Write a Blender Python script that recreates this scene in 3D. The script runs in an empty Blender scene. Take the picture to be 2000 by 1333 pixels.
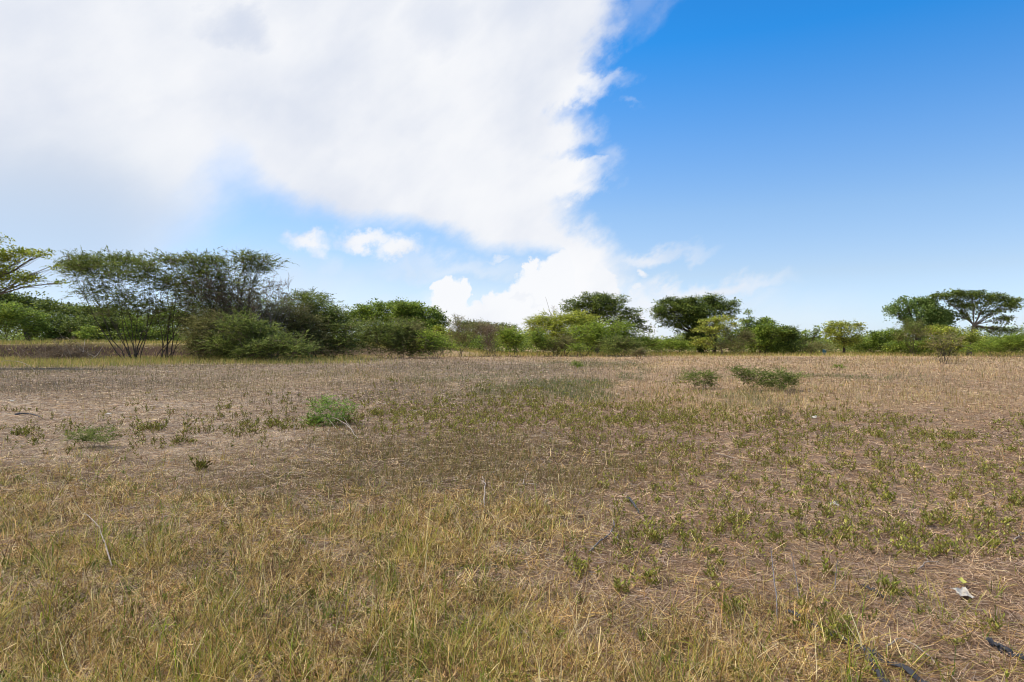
import bpy, math, random
import numpy as np

R = math.radians
sc = bpy.context.scene
COL = sc.collection
rng = np.random.default_rng(7)
random.seed(7)

# ------------------------------------------------------------------ camera
CAMH, F, HZ = 1.6, 1333.3, 674.0          # eye height, focal length in photo pixels, horizon row
cam = bpy.data.objects.new('camera', bpy.data.cameras.new('camera'))
COL.objects.link(cam)
sc.camera = cam
cam.data.lens = 24
cam.data.sensor_width = 36
cam.data.clip_start = 0.05
cam.data.clip_end = 9000
cam.location = (0, 0, CAMH)
cam.rotation_euler = (R(90 + 0.32), 0, 0)

# ------------------------------------------------------------------ sun
SUN_EL, SUN_AZ = R(58), R(-78)             # azimuth clockwise from the view direction
sl = bpy.data.lights.new('sun', 'SUN')
sl.energy = 3.7
sl.angle = R(3.5)
sl.color = (1.0, 0.94, 0.85)
sun = bpy.data.objects.new('sun', sl)
COL.objects.link(sun)
sun.rotation_euler = (R(90) - SUN_EL, 0, math.pi - SUN_AZ)
sc.view_settings.view_transform = 'Standard'
sc.view_settings.look = 'None'
sc.view_settings.gamma = 1
sc.view_settings.exposure = 0
sc.cycles.pixel_filter_type = 'BLACKMAN_HARRIS'
sc.cycles.filter_width = 1.05
sc.cycles.max_bounces = 6
sc.cycles.diffuse_bounces = 3
sc.cycles.transmission_bounces = 3
sc.cycles.transparent_max_bounces = 4

# ------------------------------------------------------------------ sky
w = bpy.data.worlds.new('World')
sc.world = w
w.use_nodes = True
WT = w.node_tree


def sky_world():
    nt = WT
    N, L = nt.nodes, nt.links

    def put(sock, v):
        if isinstance(v, bpy.types.NodeSocket):
            L.new(v, sock)
        elif v is not None:
            sock.default_value = v

    def m(op, a, b=None, c=None, clamp=False):
        n = N.new('ShaderNodeMath'); n.operation = op; n.use_clamp = clamp
        put(n.inputs[0], a); put(n.inputs[1], b); put(n.inputs[2], c)
        return n.outputs[0]

    def vm(op, a, b=None, out=0):
        n = N.new('ShaderNodeVectorMath'); n.operation = op
        put(n.inputs[0], a); put(n.inputs[1], b)
        return n.outputs[out]

    def xyz(x, y, z=0.0):
        n = N.new('ShaderNodeCombineXYZ')
        put(n.inputs[0], x); put(n.inputs[1], y); put(n.inputs[2], z)
        return n.outputs[0]

    def step(v, lo, hi, a=0.0, b=1.0):
        n = N.new('ShaderNodeMapRange'); n.interpolation_type = 'SMOOTHSTEP'
        put(n.inputs[0], v)
        for i, q in enumerate((lo, hi, a, b)):
            put(n.inputs[i + 1], q)
        return n.outputs[0]

    def mixc(f, a, b):
        n = N.new('ShaderNodeMix'); n.data_type = 'RGBA'
        put(n.inputs[0], f); put(n.inputs[6], a); put(n.inputs[7], b)
        return n.outputs[2]

    def noise(vec, scale, detail=6, rough=0.55, color=False, lac=2.0):
        n = N.new('ShaderNodeTexNoise')
        put(n.inputs['Vector'], vec); n.inputs['Scale'].default_value = scale
        n.inputs['Detail'].default_value = detail; n.inputs['Roughness'].default_value = rough
        n.inputs['Lacunarity'].default_value = lac
        return n.outputs['Color' if color else 'Fac']

    def curve(v, pts, x0, x1, y0, y1):
        n = N.new('ShaderNodeFloatCurve')
        c = n.mapping.curves[0]
        pts = sorted(((min(max((x - x0) / (x1 - x0), 0), 1), (y - y0) / (y1 - y0)) for x, y in pts))
        while len(c.points) < len(pts):
            c.points.new(0.5, 0.5)
        for p, (x, y) in zip(c.points, pts):
            p.location = (x, y); p.handle_type = 'AUTO_CLAMPED'
        n.mapping.update()
        t = m('DIVIDE', m('SUBTRACT', v, x0), x1 - x0, clamp=True)
        put(n.inputs[1], t)
        return m('MULTIPLY_ADD', n.outputs[0], y1 - y0, y0)

    def A(px):
        return math.atan((px - 1000) / F)

    def EL(px, py):
        return math.atan((HZ - py) / F * math.cos(A(px)))

    tc = N.new('ShaderNodeTexCoord')
    d = tc.outputs['Generated']
    sp = N.new('ShaderNodeSeparateXYZ'); L.new(d, sp.inputs[0])
    az = m('ARCTAN2', sp.outputs[0], sp.outputs[1])
    el = m('ARCSINE', sp.outputs[2])

    s = N.new('ShaderNodeTexSky'); s.sky_type = 'NISHITA'; s.sun_disc = False
    s.sun_elevation = SUN_EL; s.sun_rotation = SUN_AZ
    s.air_density = 1.0; s.dust_density = 0.6; s.ozone_density = 1.5
    ramp = N.new('ShaderNodeValToRGB'); L.new(m('MULTIPLY', sp.outputs[2], 1.0, clamp=True), ramp.inputs[0])
    K = 2.6
    stops = [(0.0, (1.38, 1.72, 2.55)), (0.045, (1.33, 1.5, 2.0)), (0.098, (1.36, 1.40, 1.62)), (0.184, (1.22, 1.44, 1.68)),
             (0.27, (0.85, 1.38, 1.85)), (0.40, (0.22, 1.24, 2.05)), (0.7, (0.12, 0.85, 1.7))]
    cr = ramp.color_ramp
    while len(cr.elements) < len(stops):
        cr.elements.new(0.5)
    for e_, (p, c) in zip(cr.elements, stops):
        e_.position = p; e_.color = (c[0] / K, c[1] / K, c[2] / K, 1)
    sky = vm('SCALE', vm('MULTIPLY', s.outputs[0], ramp.outputs[0]))
    sky.node.inputs['Scale'].default_value = K

    # cloud chart: azimuth and elevation, both warped by turbulence
    ch = xyz(az, el)
    t1 = vm('SUBTRACT', noise(ch, 5.0, 3, 0.5, True), (0.5, 0.5, 0.5))
    vr = N.new('ShaderNodeVectorRotate'); vr.rotation_type = 'Z_AXIS'; vr.inputs['Angle'].default_value = R(-36); L.new(ch, vr.inputs[0])
    rot = vm('MULTIPLY', vr.outputs[0], (0.85, 1.55, 1)).node
    t2 = vm('SUBTRACT', noise(rot.outputs[0], 13.0, 10, 0.6, True), (0.5, 0.5, 0.5))
    t3 = vm('SUBTRACT', noise(ch, 38.0, 6, 0.6, True), (0.5, 0.5, 0.5))

    def warp(a1, a2, a3):
        v = ch
        for t, a in ((t1, a1), (t2, a2), (t3, a3)):
            q = vm('SCALE', t); q.node.inputs['Scale'].default_value = a
            v = vm('ADD', v, q)
        return v
    big = warp(0.05, 0.10, 0.03)
    calm = warp(0.05, 0.05, 0.012)
    sb = N.new('ShaderNodeSeparateXYZ'); L.new(big, sb.inputs[0])
    ba, be = sb.outputs[0], sb.outputs[1]
    sc2 = N.new('ShaderNodeSeparateXYZ'); L.new(calm, sc2.inputs[0])
    ca, ce = sc2.outputs[0], sc2.outputs[1]
    puff = warp(0.015, 0.03, 0.045)
    soft = warp(0.05, 0.09, 0.02)

    def blob(v, px, py, rx, ry, lo, hi, gain=1.0, ang=0.0):
        a, e = A(px), EL(px, py)
        q = vm('SUBTRACT', v, (a, e, 0))
        if ang:
            r_ = N.new('ShaderNodeVectorRotate'); r_.rotation_type = 'Z_AXIS'
            L.new(q, r_.inputs[0]); r_.inputs['Angle'].default_value = -R(ang)
            q = r_.outputs[0]
        k = math.cos(a)
        q = vm('MULTIPLY', q, (F / rx / k / k, F / ry / k, 0))
        ln = vm('LENGTH', q, out=1)
        return step(ln, hi, lo, 0.0, gain)

    # right edge of the great cloud bank, bottom edge
    redge = curve(be, [(EL(1200, py), A(px + 14)) for px, py in
                       ((1222, -40), (1222, 20), (1200, 75), (1168, 115), (1212, 150), (1180, 185), (1135, 215), (1160, 250), (1120, 285), (1190, 320), (1180, 365), (1130, 405), (1165, 445), (1215, 490), (1225, 560), (1200, 680))],
                      -0.01, 0.5, -0.3, 0.5)
    bedge = curve(ca, [(A(px), EL(px, py)) for px, py in
                       ((150, 760), (300, 600), (400, 475), (450, 415), (490, 400), (560, 412), (640, 430), (700, 446), (800, 455), (900, 480), (1000, 492), (1090, 498), (1120, 560), (1150, 640), (1250, 700))],
                      -0.7, 0.3, -0.1, 0.4)
    mr = step(m('SUBTRACT', redge, ba), -0.018, 0.065)
    wb = curve(ca, [(A(200), 0.16), (A(420), 0.12), (A(600), 0.035), (A(1200), 0.02)], -0.7, 0.3, 0, 0.3)
    mb = step(m('DIVIDE', m('SUBTRACT', ce, bedge), wb), -0.35, 1.0)
    main = m('MULTIPLY', mr, mb)
    low = step(el, 0.02, 0.24, 0.45, 1.0)                     # the bank thins towards the horizon on the left
    leftness = step(az, A(150), A(480), 0.0, 1.0)
    thin = m('MAXIMUM', low, leftness)
    main = m('MULTIPLY', main, thin)
    shaded = m('SUBTRACT', 1.0, leftness)

    cums = [(880, 605, 46, 62), (868, 560, 20, 26), (906, 568, 14, 22), (930, 640, 60, 50), (1000, 640, 110, 60), (1040, 560, 38, 52), (1032, 520, 20, 18),
            (1080, 545, 46, 44), (1150, 580, 70, 80), (1080, 610, 100, 70), (1178, 640, 120, 50), (965, 600, 34, 34), (930, 620, 60, 40), (1000, 590, 44, 40), (1110, 530, 60, 50)]
    cum = None
    for c in cums:
        b = blob(puff, *c, 0.72, 1.06)
        cum = b if cum is None else m('MAXIMUM', cum, b)
    smalls = [(600, 468, 46, 17, 0.2, 1.35, 0.95), (620, 485, 20, 20, 0.1, 1.4, 0.6), (715, 468, 60, 20, 0.3, 1.3, 0.95), (775, 486, 50, 24, 0.3, 1.35, 0.97), (800, 520, 18, 30, 0.0, 1.5, 0.4),
              (1252, 534, 16, 8, 0.2, 1.4, 0.85), (970, 504, 26, 7, 0.1, 1.5, 0.55), (1238, 568, 14, 12, 0.3, 1.3, 0.8), (640, 520, 30, 26, 0.0, 1.5, 0.3)]
    sm = None
    for c in smalls:
        b = blob(puff, *c, ang=(-25 if c[0] == 1252 else 0))
        sm = b if sm is None else m('MAXIMUM', sm, b)
    wisps = [(1370, 560, 150, 20, 0.0, 1.5, 0.95, 3), (1290, 596, 210, 38, 0.0, 1.5, 0.9, 0), (1265, 498, 100, 16, 0.0, 1.5, 0.8, 6), (1270, -5, 110, 30, 0.0, 1.7, 0.22, 30),
             (1190, 300, 20, 30, 0, 1.6, 0.3, 40), (1230, 205, 24, 7, 0, 1.3, 0.18, 0), (560, 560, 250, 60, 0.0, 1.5, 0.35, 0), (890, 520, 170, 22, 0, 1.5, 0.4, 0), (2030, 655, 130, 60, 0, 1.3, 0.6, 0),
             (1000, 640, 600, 75, 0, 1.5, 0.7, 0), (470, 30, 60, 60, 0, 1, 0, 0)]
    wi = None
    for c in wisps:
        b = blob(soft, *c[:7], ang=c[7])
        wi = b if wi is None else m('MAXIMUM', wi, b)
    cov = m('MAXIMUM', m('MAXIMUM', main, m('MULTIPLY', cum, 0.97)), m('MAXIMUM', sm, wi), clamp=True)

    # light and dark inside the cloud
    n1 = noise(ch, 2.6, 5, 0.5)
    n2 = noise(rot.outputs[0], 5.5, 7, 0.55)
    dark = step(m('ADD', m('MULTIPLY', n1, 0.62), m('MULTIPLY', n2, 0.38)), 0.40, 0.62)
    greys = [(110, 380, 330, 160, 0, 1.4, 0.85), (450, 45, 95, 55, 0.0, 1.3, 0.95), (860, 40, 120, 75, 0, 1.4, 0.65), (760, 260, 140, 110, 0, 1.4, 0.42), (1000, 130, 80, 80, 0, 1.4, 0.42), (150, 520, 380, 110, 0, 1.4, 1.0),
             (1018, 581, 34, 9, 0.2, 1.2, 1.0), (705, 488, 24, 8, 0, 1.4, 0.7), (930, 330, 130, 70, 0, 1.5, 0.3)]
    gr = m('MULTIPLY_ADD', dark, 0.6, 0.18)
    for c in greys:
        gr = m('MAXIMUM', gr, blob(soft, *c))
    lites = [(400, 310, 230, 110, 0, 1.4, 0.75), (1160, 170, 110, 70, 0, 1.2, 0.8), (1130, 350, 110, 110, 0, 1.2, 0.8), (300, 120, 200, 120, 0, 1.4, 0.6), (1060, 530, 80, 45, 0.2, 1.2, 0.8), (610, 470, 60, 25, .4, 1.4, .9), (750, 478, 90, 35, .4, 1.4, .9), (880, 580, 60, 80, .5, 1.3, .9), (1060, 570, 130, 90, .5, 1.3, .9)]
    lt = None
    for c in lites:
        b = blob(soft, *c)
        lt = b if lt is None else m('MAXIMUM', lt, b)
    gr = m('MULTIPLY', gr, m('SUBTRACT', 1.0, m('MULTIPLY', lt, 0.85)))
    ccol = mixc(gr, (9.8, 9.85, 10.0, 1), (6.6, 7.2, 8.5, 1))
    ccol = mixc(m('MULTIPLY', shaded, step(el, 0.30, 0.12), clamp=True), ccol, (5.7, 6.7, 8.1, 1))
    fin = mixc(cov, sky, ccol)
    bg = N['Background']
    L.new(fin, bg.inputs[0])
    bg.inputs[1].default_value = 0.1


sky_world()
w.cycles.sampling_method = 'MANUAL'
w.cycles.sample_map_resolution = 512

# ------------------------------------------------------------------ numeric helpers
def hsh(ix, iy, seed):
    h = (ix.astype(np.int64) * 374761393 + iy.astype(np.int64) * 668265263 + seed * 974634777) & 0xFFFFFFFF
    h = ((h ^ (h >> 13)) * 1274126177) & 0xFFFFFFFF
    h = (h ^ (h >> 16)) & 0xFFFF
    return h / 65535.0


def vnoise(x, y, seed=0):
    xi, yi = np.floor(x), np.floor(y)
    fx, fy = x - xi, y - yi
    fx, fy = fx * fx * (3 - 2 * fx), fy * fy * (3 - 2 * fy)
    a, b = hsh(xi, yi, seed), hsh(xi + 1, yi, seed)
    c, d = hsh(xi, yi + 1, seed), hsh(xi + 1, yi + 1, seed)
    return (a + (b - a) * fx) * (1 - fy) + (c + (d - c) * fx) * fy


def fbm(x, y, seed=0, o=4):
    s, a, t = 0.0, 1.0, 0.0
    for k in range(o):
        s = s + a * vnoise(x * 2 ** k, y * 2 ** k, seed + k * 17)
        t += a
        a *= 0.55
    return s / t


def sstep(x, a, b):
    t = np.clip((x - a) / (b - a), 0, 1)
    return t * t * (3 - 2 * t)


def lin(c):
    c = np.asarray(c, float) / 255.0
    return np.where(c <= 0.04045, c / 12.92, ((c + 0.055) / 1.055) ** 2.4)


def nrm(v):
    return v / np.maximum(np.linalg.norm(v, axis=-1, keepdims=True), 1e-9)


def bank_front(x):
    return 72 + np.clip(x + 55, -60, 60) * 0.55


def gz(x, y):
    """height of the ground: gentle unevenness and the old earth bank on the left"""
    x = np.asarray(x, float); y = np.asarray(y, float)
    r = np.hypot(x, y)
    z = (fbm(x / 3.1 + 9, y / 3.1, 3, 3) - 0.5) * 0.10 + (fbm(x / 0.55, y / 0.55, 5, 3) - 0.5) * 0.085 * np.exp(-r / 12)
    z = z * np.clip(r / 4, 0.3, 1)
    yf = bank_front(x) + (fbm(x / 6, y / 50, 8, 2) - 0.5) * 3
    side = 1 - sstep(x, -26, -4)
    mound = 0.55 * np.exp(-(((x + 9) / 5.0) ** 2)) 
    z = z + (1.75 * side * (0.85 + 0.3 * fbm(x / 7, y / 7, 21, 2)) + mound) * sstep(y, yf, yf + 3.6) * (y > 0)
    return z


def G(px, D):
    x = (px - 1000) / F * D
    return Vector((x, D, float(gz(np.array([x]), np.array([D]))[0])))


from mathutils import Vector


def PX(x, y):
    return 1000 + F * x / y, HZ + F * CAMH / y


# ------------------------------------------------------------------ mesh helpers
def build(name, V, Fq, C=None, mat=None, parent=None, loc=None, tris=None, smooth=False):
    """V (n,3); Fq (m,4) quads; optional tris (k,3); C (n,3) linear colours"""
    me = bpy.data.meshes.new(name)
    V = np.asarray(V, np.float32)
    Fq = np.asarray(Fq, np.int32).reshape(-1, 4) if Fq is not None and len(Fq) else np.zeros((0, 4), np.int32)
    T = np.asarray(tris, np.int32).reshape(-1, 3) if tris is not None and len(tris) else np.zeros((0, 3), np.int32)
    me.vertices.add(len(V)); me.vertices.foreach_set('co', V.ravel())
    me.loops.add(Fq.size + T.size)
    me.loops.foreach_set('vertex_index', np.concatenate([Fq.ravel(), T.ravel()]))
    me.polygons.add(len(Fq) + len(T))
    st = np.concatenate([np.arange(len(Fq)) * 4, Fq.size + np.arange(len(T)) * 3]).astype(np.int32)
    me.polygons.foreach_set('loop_start', st)
    me.update(calc_edges=True)
    if smooth:
        me.polygons.foreach_set('use_smooth', np.ones(len(me.polygons), bool))
    if C is not None:
        at = me.color_attributes.new('tone', 'FLOAT_COLOR', 'POINT')
        c4 = np.ones((len(V), 4), np.float32); c4[:, :3] = C
        at.data.foreach_set('color', c4.ravel())
    if mat is not None:
        me.materials.append(mat)
    o = bpy.data.objects.new(name, me)
    COL.objects.link(o)
    if parent is not None:
        o.parent = parent
    if loc is not None:
        o.location = loc
    return o


def tag(o, label=None, cat=None, group=None, kind=None):
    for k, v in (('label', label), ('category', cat), ('group', group), ('kind', kind)):
        if v:
            o[k] = v
    return o


def empty(name, loc, label, cat, group=None):
    o = bpy.data.objects.new(name, None)
    COL.objects.link(o); o.location = loc; o.empty_display_size = 0.3
    return tag(o, label, cat, group)


class Bag:
    """collects ribbons, leaves and tubes that belong to one mesh"""
    def __init__(s):
        s.V, s.Q, s.C, s.n = [], [], [], 0

    def add(s, V, Q, C):
        s.V.append(V); s.Q.append(Q + s.n); s.C.append(C); s.n += len(V)

    def ribbons(s, P, W, S, C):
        """P (n,k,3) centre lines, W (n,k) half widths, S (n,3) or (n,k,3) side vectors, C (n,3) or (n,k,3)"""
        n, k, _ = P.shape
        if n == 0:
            return
        if S.ndim == 2:
            S = S[:, None, :]
        off = S * W[..., None]
        V = np.stack([P - off, P + off], 2).reshape(-1, 3)
        b = (np.arange(n) * 2 * k)[:, None] + (np.arange(k - 1) * 2)[None, :]
        Q = np.stack([b, b + 1, b + 3, b + 2], -1).reshape(-1, 4)
        if C.ndim == 2:
            C = np.repeat(C[:, None, :], k, 1)
        s.add(V, Q, np.repeat(C, 2, axis=1).reshape(-1, 3))

    def leaves(s, B, D, S, Ln, Wd, C, fold=0.0):
        n = len(B)
        if n == 0:
            return
        Ln, Wd = Ln[:, None], Wd[:, None]
        up = nrm(np.cross(S, D)) * fold * Wd
        V = np.stack([B, B + D * Ln * 0.45 + S * Wd * 0.5 + up, B + D * Ln, B + D * Ln * 0.45 - S * Wd * 0.5 + up], 1).reshape(-1, 3)
        Q = (np.arange(n) * 4)[:, None] + np.arange(4)[None, :]
        s.add(V, Q, np.repeat(C, 4, axis=0))

    def tube(s, pts, rad, C, k=6):
        P = np.asarray(pts, float); rad = np.asarray(rad, float)
        m_ = len(P)
        T = np.gradient(P, axis=0); T = nrm(T)
        ref = np.array([0.31, 0.92, 0.23])
        A_ = nrm(np.cross(T, ref)); B_ = np.cross(T, A_)
        a = np.arange(k) / k * 2 * math.pi
        V = P[:, None, :] + rad[:, None, None] * (A_[:, None, :] * np.cos(a)[None, :, None] + B_[:, None, :] * np.sin(a)[None, :, None])
        V = V.reshape(-1, 3)
        i = np.arange(m_ - 1)[:, None] * k; j = np.arange(k)[None, :]; j2 = (j + 1) % k
        Q = np.stack([i + j, i + j2, i + k + j2, i + k + j], -1).reshape(-1, 4)
        Cc = np.tile(np.asarray(C, float), (len(V), 1))
        # close the ends with folded quads
        s.add(V, Q, Cc)

    def obj(s, name, mat, parent=None, loc=None, smooth=False):
        if not s.V:
            return None
        return build(name, np.concatenate(s.V), np.concatenate(s.Q), np.concatenate(s.C), mat, parent, loc, smooth=smooth)


# ------------------------------------------------------------------ materials (procedural)
def tone_mat(name, rough=0.8, trans=0.0, bump=0.0, bscale=20, vary=0.25, vscale=3.0, spec=0.2):
    mt = bpy.data.materials.new(name); mt.use_nodes = True
    nt = mt.node_tree; N, L = nt.nodes, nt.links
    p = N['Principled BSDF']; out = N['Material Output']
    p.inputs['Roughness'].default_value = rough
    p.inputs['Specular IOR Level'].default_value = spec
    a = N.new('ShaderNodeAttribute'); a.attribute_name = 'tone'
    nz = N.new('ShaderNodeTexNoise'); nz.inputs['Scale'].default_value = vscale; nz.inputs['Detail'].default_value = 3
    tc = N.new('ShaderNodeTexCoord'); L.new(tc.outputs['Object'], nz.inputs['Vector'])
    mr = N.new('ShaderNodeMapRange'); mr.inputs[1].default_value = 0.3; mr.inputs[2].default_value = 0.7
    mr.inputs[3].default_value = 1 - vary; mr.inputs[4].default_value = 1 + vary
    L.new(nz.outputs['Fac'], mr.inputs[0])
    sc_ = N.new('ShaderNodeVectorMath'); sc_.operation = 'SCALE'
    L.new(a.outputs['Color'], sc_.inputs[0]); L.new(mr.outputs[0], sc_.inputs['Scale'])
    col = sc_.outputs[0]
    L.new(col, p.inputs['Base Color'])
    if bump:
        n2 = N.new('ShaderNodeTexNoise'); n2.inputs['Scale'].default_value = bscale; n2.inputs['Detail'].default_value = 6
        L.new(tc.outputs['Object'], n2.inputs['Vector'])
        b = N.new('ShaderNodeBump'); b.inputs['Strength'].default_value = bump; b.inputs['Distance'].default_value = 0.03
        L.new(n2.outputs['Fac'], b.inputs['Height']); L.new(b.outputs[0], p.inputs['Normal'])
    if trans:
        tr = N.new('ShaderNodeBsdfTranslucent'); L.new(col, tr.inputs[0])
        mx = N.new('ShaderNodeMixShader'); mx.inputs[0].default_value = trans
        L.new(p.outputs[0], mx.inputs[1]); L.new(tr.outputs[0], mx.inputs[2]); L.new(mx.outputs[0], out.inputs[0])
    return mt


M_LEAF = tone_mat('leaf', 0.55, 0.35, vary=0.22, vscale=0.9, spec=0.35)
M_FEATHER = tone_mat('feathery_leaf', 0.75, 0.40, vary=0.2, vscale=0.8)
M_BARK = tone_mat('bark', 0.9, 0, 0.6, 14, 0.3, 5)
M_TWIG = tone_mat('twig', 0.9, 0, vary=0.2)
M_GRASS = tone_mat('grass_blade', 0.7, 0.30, vary=0.2, vscale=1.3)
M_STRAW = tone_mat('straw', 0.75, 0.18, vary=0.22, vscale=2.0)
M_WEED = tone_mat('weed_leaf', 0.6, 0.35, vary=0.15, vscale=6)


def ground_mat():
    mt = tone_mat('soil_and_litter', 0.95, 0, vary=0.0, spec=0.1)
    nt = mt.node_tree; N, L = nt.nodes, nt.links
    p = N['Principled BSDF']
    a = [n for n in N if n.type == 'ATTRIBUTE'][0]
    tc = [n for n in N if n.type == 'TEX_COORD'][0]

    def noise(scale, det, rough=0.6, st=(1, 1, 1), rz=0):
        mp = N.new('ShaderNodeMapping'); mp.inputs['Scale'].default_value = st; mp.inputs['Rotation'].default_value = (0, 0, rz)
        L.new(tc.outputs['Object'], mp.inputs[0])
        n = N.new('ShaderNodeTexNoise'); n.inputs['Scale'].default_value = scale; n.inputs['Detail'].default_value = det
        n.inputs['Roughness'].default_value = rough
        L.new(mp.outputs[0], n.inputs['Vector'])
        return n.outputs['Fac']

    def mp_(v, a0, a1, b0, b1):
        n = N.new('ShaderNodeMapRange'); L.new(v, n.inputs[0])
        for i, q in enumerate((a0, a1, b0, b1)):
            n.inputs[i + 1].default_value = q
        return n.outputs[0]

    def mul(x, y):
        n = N.new('ShaderNodeMath'); n.operation = 'MULTIPLY'; L.new(x, n.inputs[0]); L.new(y, n.inputs[1])
        return n.outputs[0]
    f1 = mp_(noise(28, 8, 0.7), 0.32, 0.68, 0.62, 1.38)
    f2 = mp_(noise(3.2, 5), 0.3, 0.7, 0.82, 1.18)
    f3 = mp_(noise(40, 3, 0.6, (1, 9, 1), 0.5), 0.35, 0.7, 0.8, 1.3)
    f4 = mp_(noise(40, 3, 0.6, (9, 1, 1), 0.2), 0.35, 0.7, 0.8, 1.3)
    f = mul(mul(f1, f2), mul(f3, f4))
    sv = [n for n in N if n.type == 'VECT_MATH'][0]
    for l in list(sv.inputs['Scale'].links):
        L.remove(l)
    L.new(f, sv.inputs['Scale'])
    b = N.new('ShaderNodeBump'); b.inputs['Strength'].default_value = 0.7; b.inputs['Distance'].default_value = 0.02
    L.new(f, b.inputs['Height']); L.new(b.outputs[0], p.inputs['Normal'])
    return mt


# ------------------------------------------------------------------ how the field is made up (a map of its patches)
def zones(x, y):
    px, py = PX(x, y)
    n1 = fbm(px / 95, py / 30, 31, 4) - 0.5
    n2 = fbm(px / 95 + 40, py / 30, 47, 4) - 0.5
    wx, wy = px + 190 * n1, py + 75 * n2
    fine = fbm(x * 1.6, y * 1.6, 61, 4)

    def e(cx, cy, rx, ry, k=2.0):
        d2 = ((wx - cx) / rx) ** 2 + ((wy - cy) / ry) ** 2
        return np.exp(-d2 ** (k / 2))
    z = {}
    left = 1 - sstep(wx, 760, 1150)
    z['green'] = np.clip(sstep(wy - 45 * np.exp(-((wx - 800) / 330) ** 4), 905, 985) * left * (0.55 + 0.6 * (wy > 1080)) + 0.75 * e(900, 1040, 200, 60) + 0.38 * sstep(wy, 1150, 1290) * (1 - 0.7 * sstep(wx, 1550, 1750)) + 0.5 * e(150, 930, 160, 40), 0, 1.2)
    z['straw'] = np.clip(0.9 * e(930, 1030, 150, 55) + 0.55 * sstep(wy, 1090, 1250) * (1 - sstep(wx, 1500, 1800)) + 0.35 * sstep(wy, 920, 1050) * left + 0.35 * e(1300, 1250, 320, 90), 0, 1)
    z['turf'] = np.clip(e(850, 908, 330, 72, 3) + 0.5 * e(560, 950, 200, 40) + 0.5 * e(1250, 905, 140, 30) + 0.35 * e(1000, 790, 300, 35), 0, 1)
    z['weed'] = np.clip(0.95 * e(1000, 815, 420, 44, 3) + 0.9 * sstep(wx, 1050, 1350) * sstep(wy, 800, 860) * (1 - 0.15 * sstep(wy, 1200, 1300)) + 0.55 * e(330, 835, 330, 42, 3) + 0.6 * e(1350, 830, 260, 50), 0, 1)
    z['stalk'] = np.clip((1 - sstep(py, 755, 800)) * sstep(py, 697, 707) + 0.25 * e(1700, 820, 300, 60) + 0.25 * e(350, 830, 330, 50), 0, 1) * (1 - 0.55 * sstep(px, 1100, 1300)) + 0.8 * np.exp(-((py - 706 + 5 * n2) / 5) ** 2) * sstep(px, 1400, 1600)
    z['tan'] = np.clip(sstep(px, 1000, 1350) * (1 - sstep(wy, 780, 850)) + 0.5 * (1 - sstep(py, 700, 712)) * sstep(px, 800, 1000) + 0.35 * e(700, 745, 250, 16), 0, 1)
    z['margin'] = np.clip((1 - sstep(px, 520, 800)) * sstep(py, 690, 699) * (1 - sstep(py + 0 * n2, 706, 716 + 10 * (1 - sstep(px, 150, 350)))) + 1.0 * (1 - sstep(py, 692, 699)) * sstep(px, 550, 700), 0, 1)
    z['carpet'] = np.clip(e(1085, 762, 150, 14, 3) + 0.6 * e(1180, 722, 120, 6) + 0.7 * e(1480, 770, 70, 12) + 0.5 * e(1640, 735, 110, 8) + 0.4 * e(880, 735, 120, 10), 0, 1)
    z['bare'] = np.clip(e(300, 850, 420, 75, 3) + e(130, 800, 260, 30) + 0.5 * e(620, 775, 200, 14) + 0.3 * e(1700, 1000, 300, 200), 0, 1)
    z['fine'] = fine
    return z


SOIL = lin((144, 110, 82)); SOIL2 = lin((112, 82, 60)); PALE = lin((190, 172, 150)); GREY = lin((152, 134, 112)); TAN = lin((188, 158, 122))
OLIVE = lin((74, 60, 40)); BANKFACE = lin((88, 70, 56)); CARPET = lin((96, 100, 64)); MARG = lin((150, 136, 84))


def ground_colour(x, y):
    yy = np.maximum(y, 0.8)
    z = zones(x, yy)
    px, py = PX(x, yy)
    f = z['fine']
    c = SOIL[None] * (1 - f[:, None]) + SOIL2[None] * f[:, None]

    def mix(c, k, col):
        k = np.clip(k, 0, 1)[:, None]
        return c * (1 - k) + col[None] * k
    c = mix(c, 0.35 + 0.5 * (f - 0.4), GREY)
    c = mix(c, 0.9 * z['bare'], PALE)
    c = mix(c, 0.6 * z['green'], OLIVE)
    c = mix(c, 0.8 * z['turf'], OLIVE)
    c = mix(c, 0.8 * z['stalk'], GREY * 0.82)
    c = mix(c, 0.75 * z['tan'], TAN)
    c = mix(c, 0.8 * z['carpet'], CARPET)
    c = mix(c, 0.8 * z['margin'], MARG)
    far = sstep(y, 60, 140)
    c = mix(c, far * (x > -10), TAN)
    yf = bank_front(x)
    c = mix(c, (1 - sstep(x, -30, -8)) * sstep(y, yf - 1, yf + 0.5) * (1 - sstep(y, yf + 2.6, yf + 4)) , BANKFACE)  # front face of the bank gets a darker brown band
    c = mix(c, (1 - sstep(x, -20, -4)) * sstep(y, yf + 2.6, yf + 4), MARG)
    c = c * (.66 + .66 * fbm(x / 4.5, y / 9, 151, 4))[:, None]
    c[y <= 0.8] = SOIL
    return c


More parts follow.
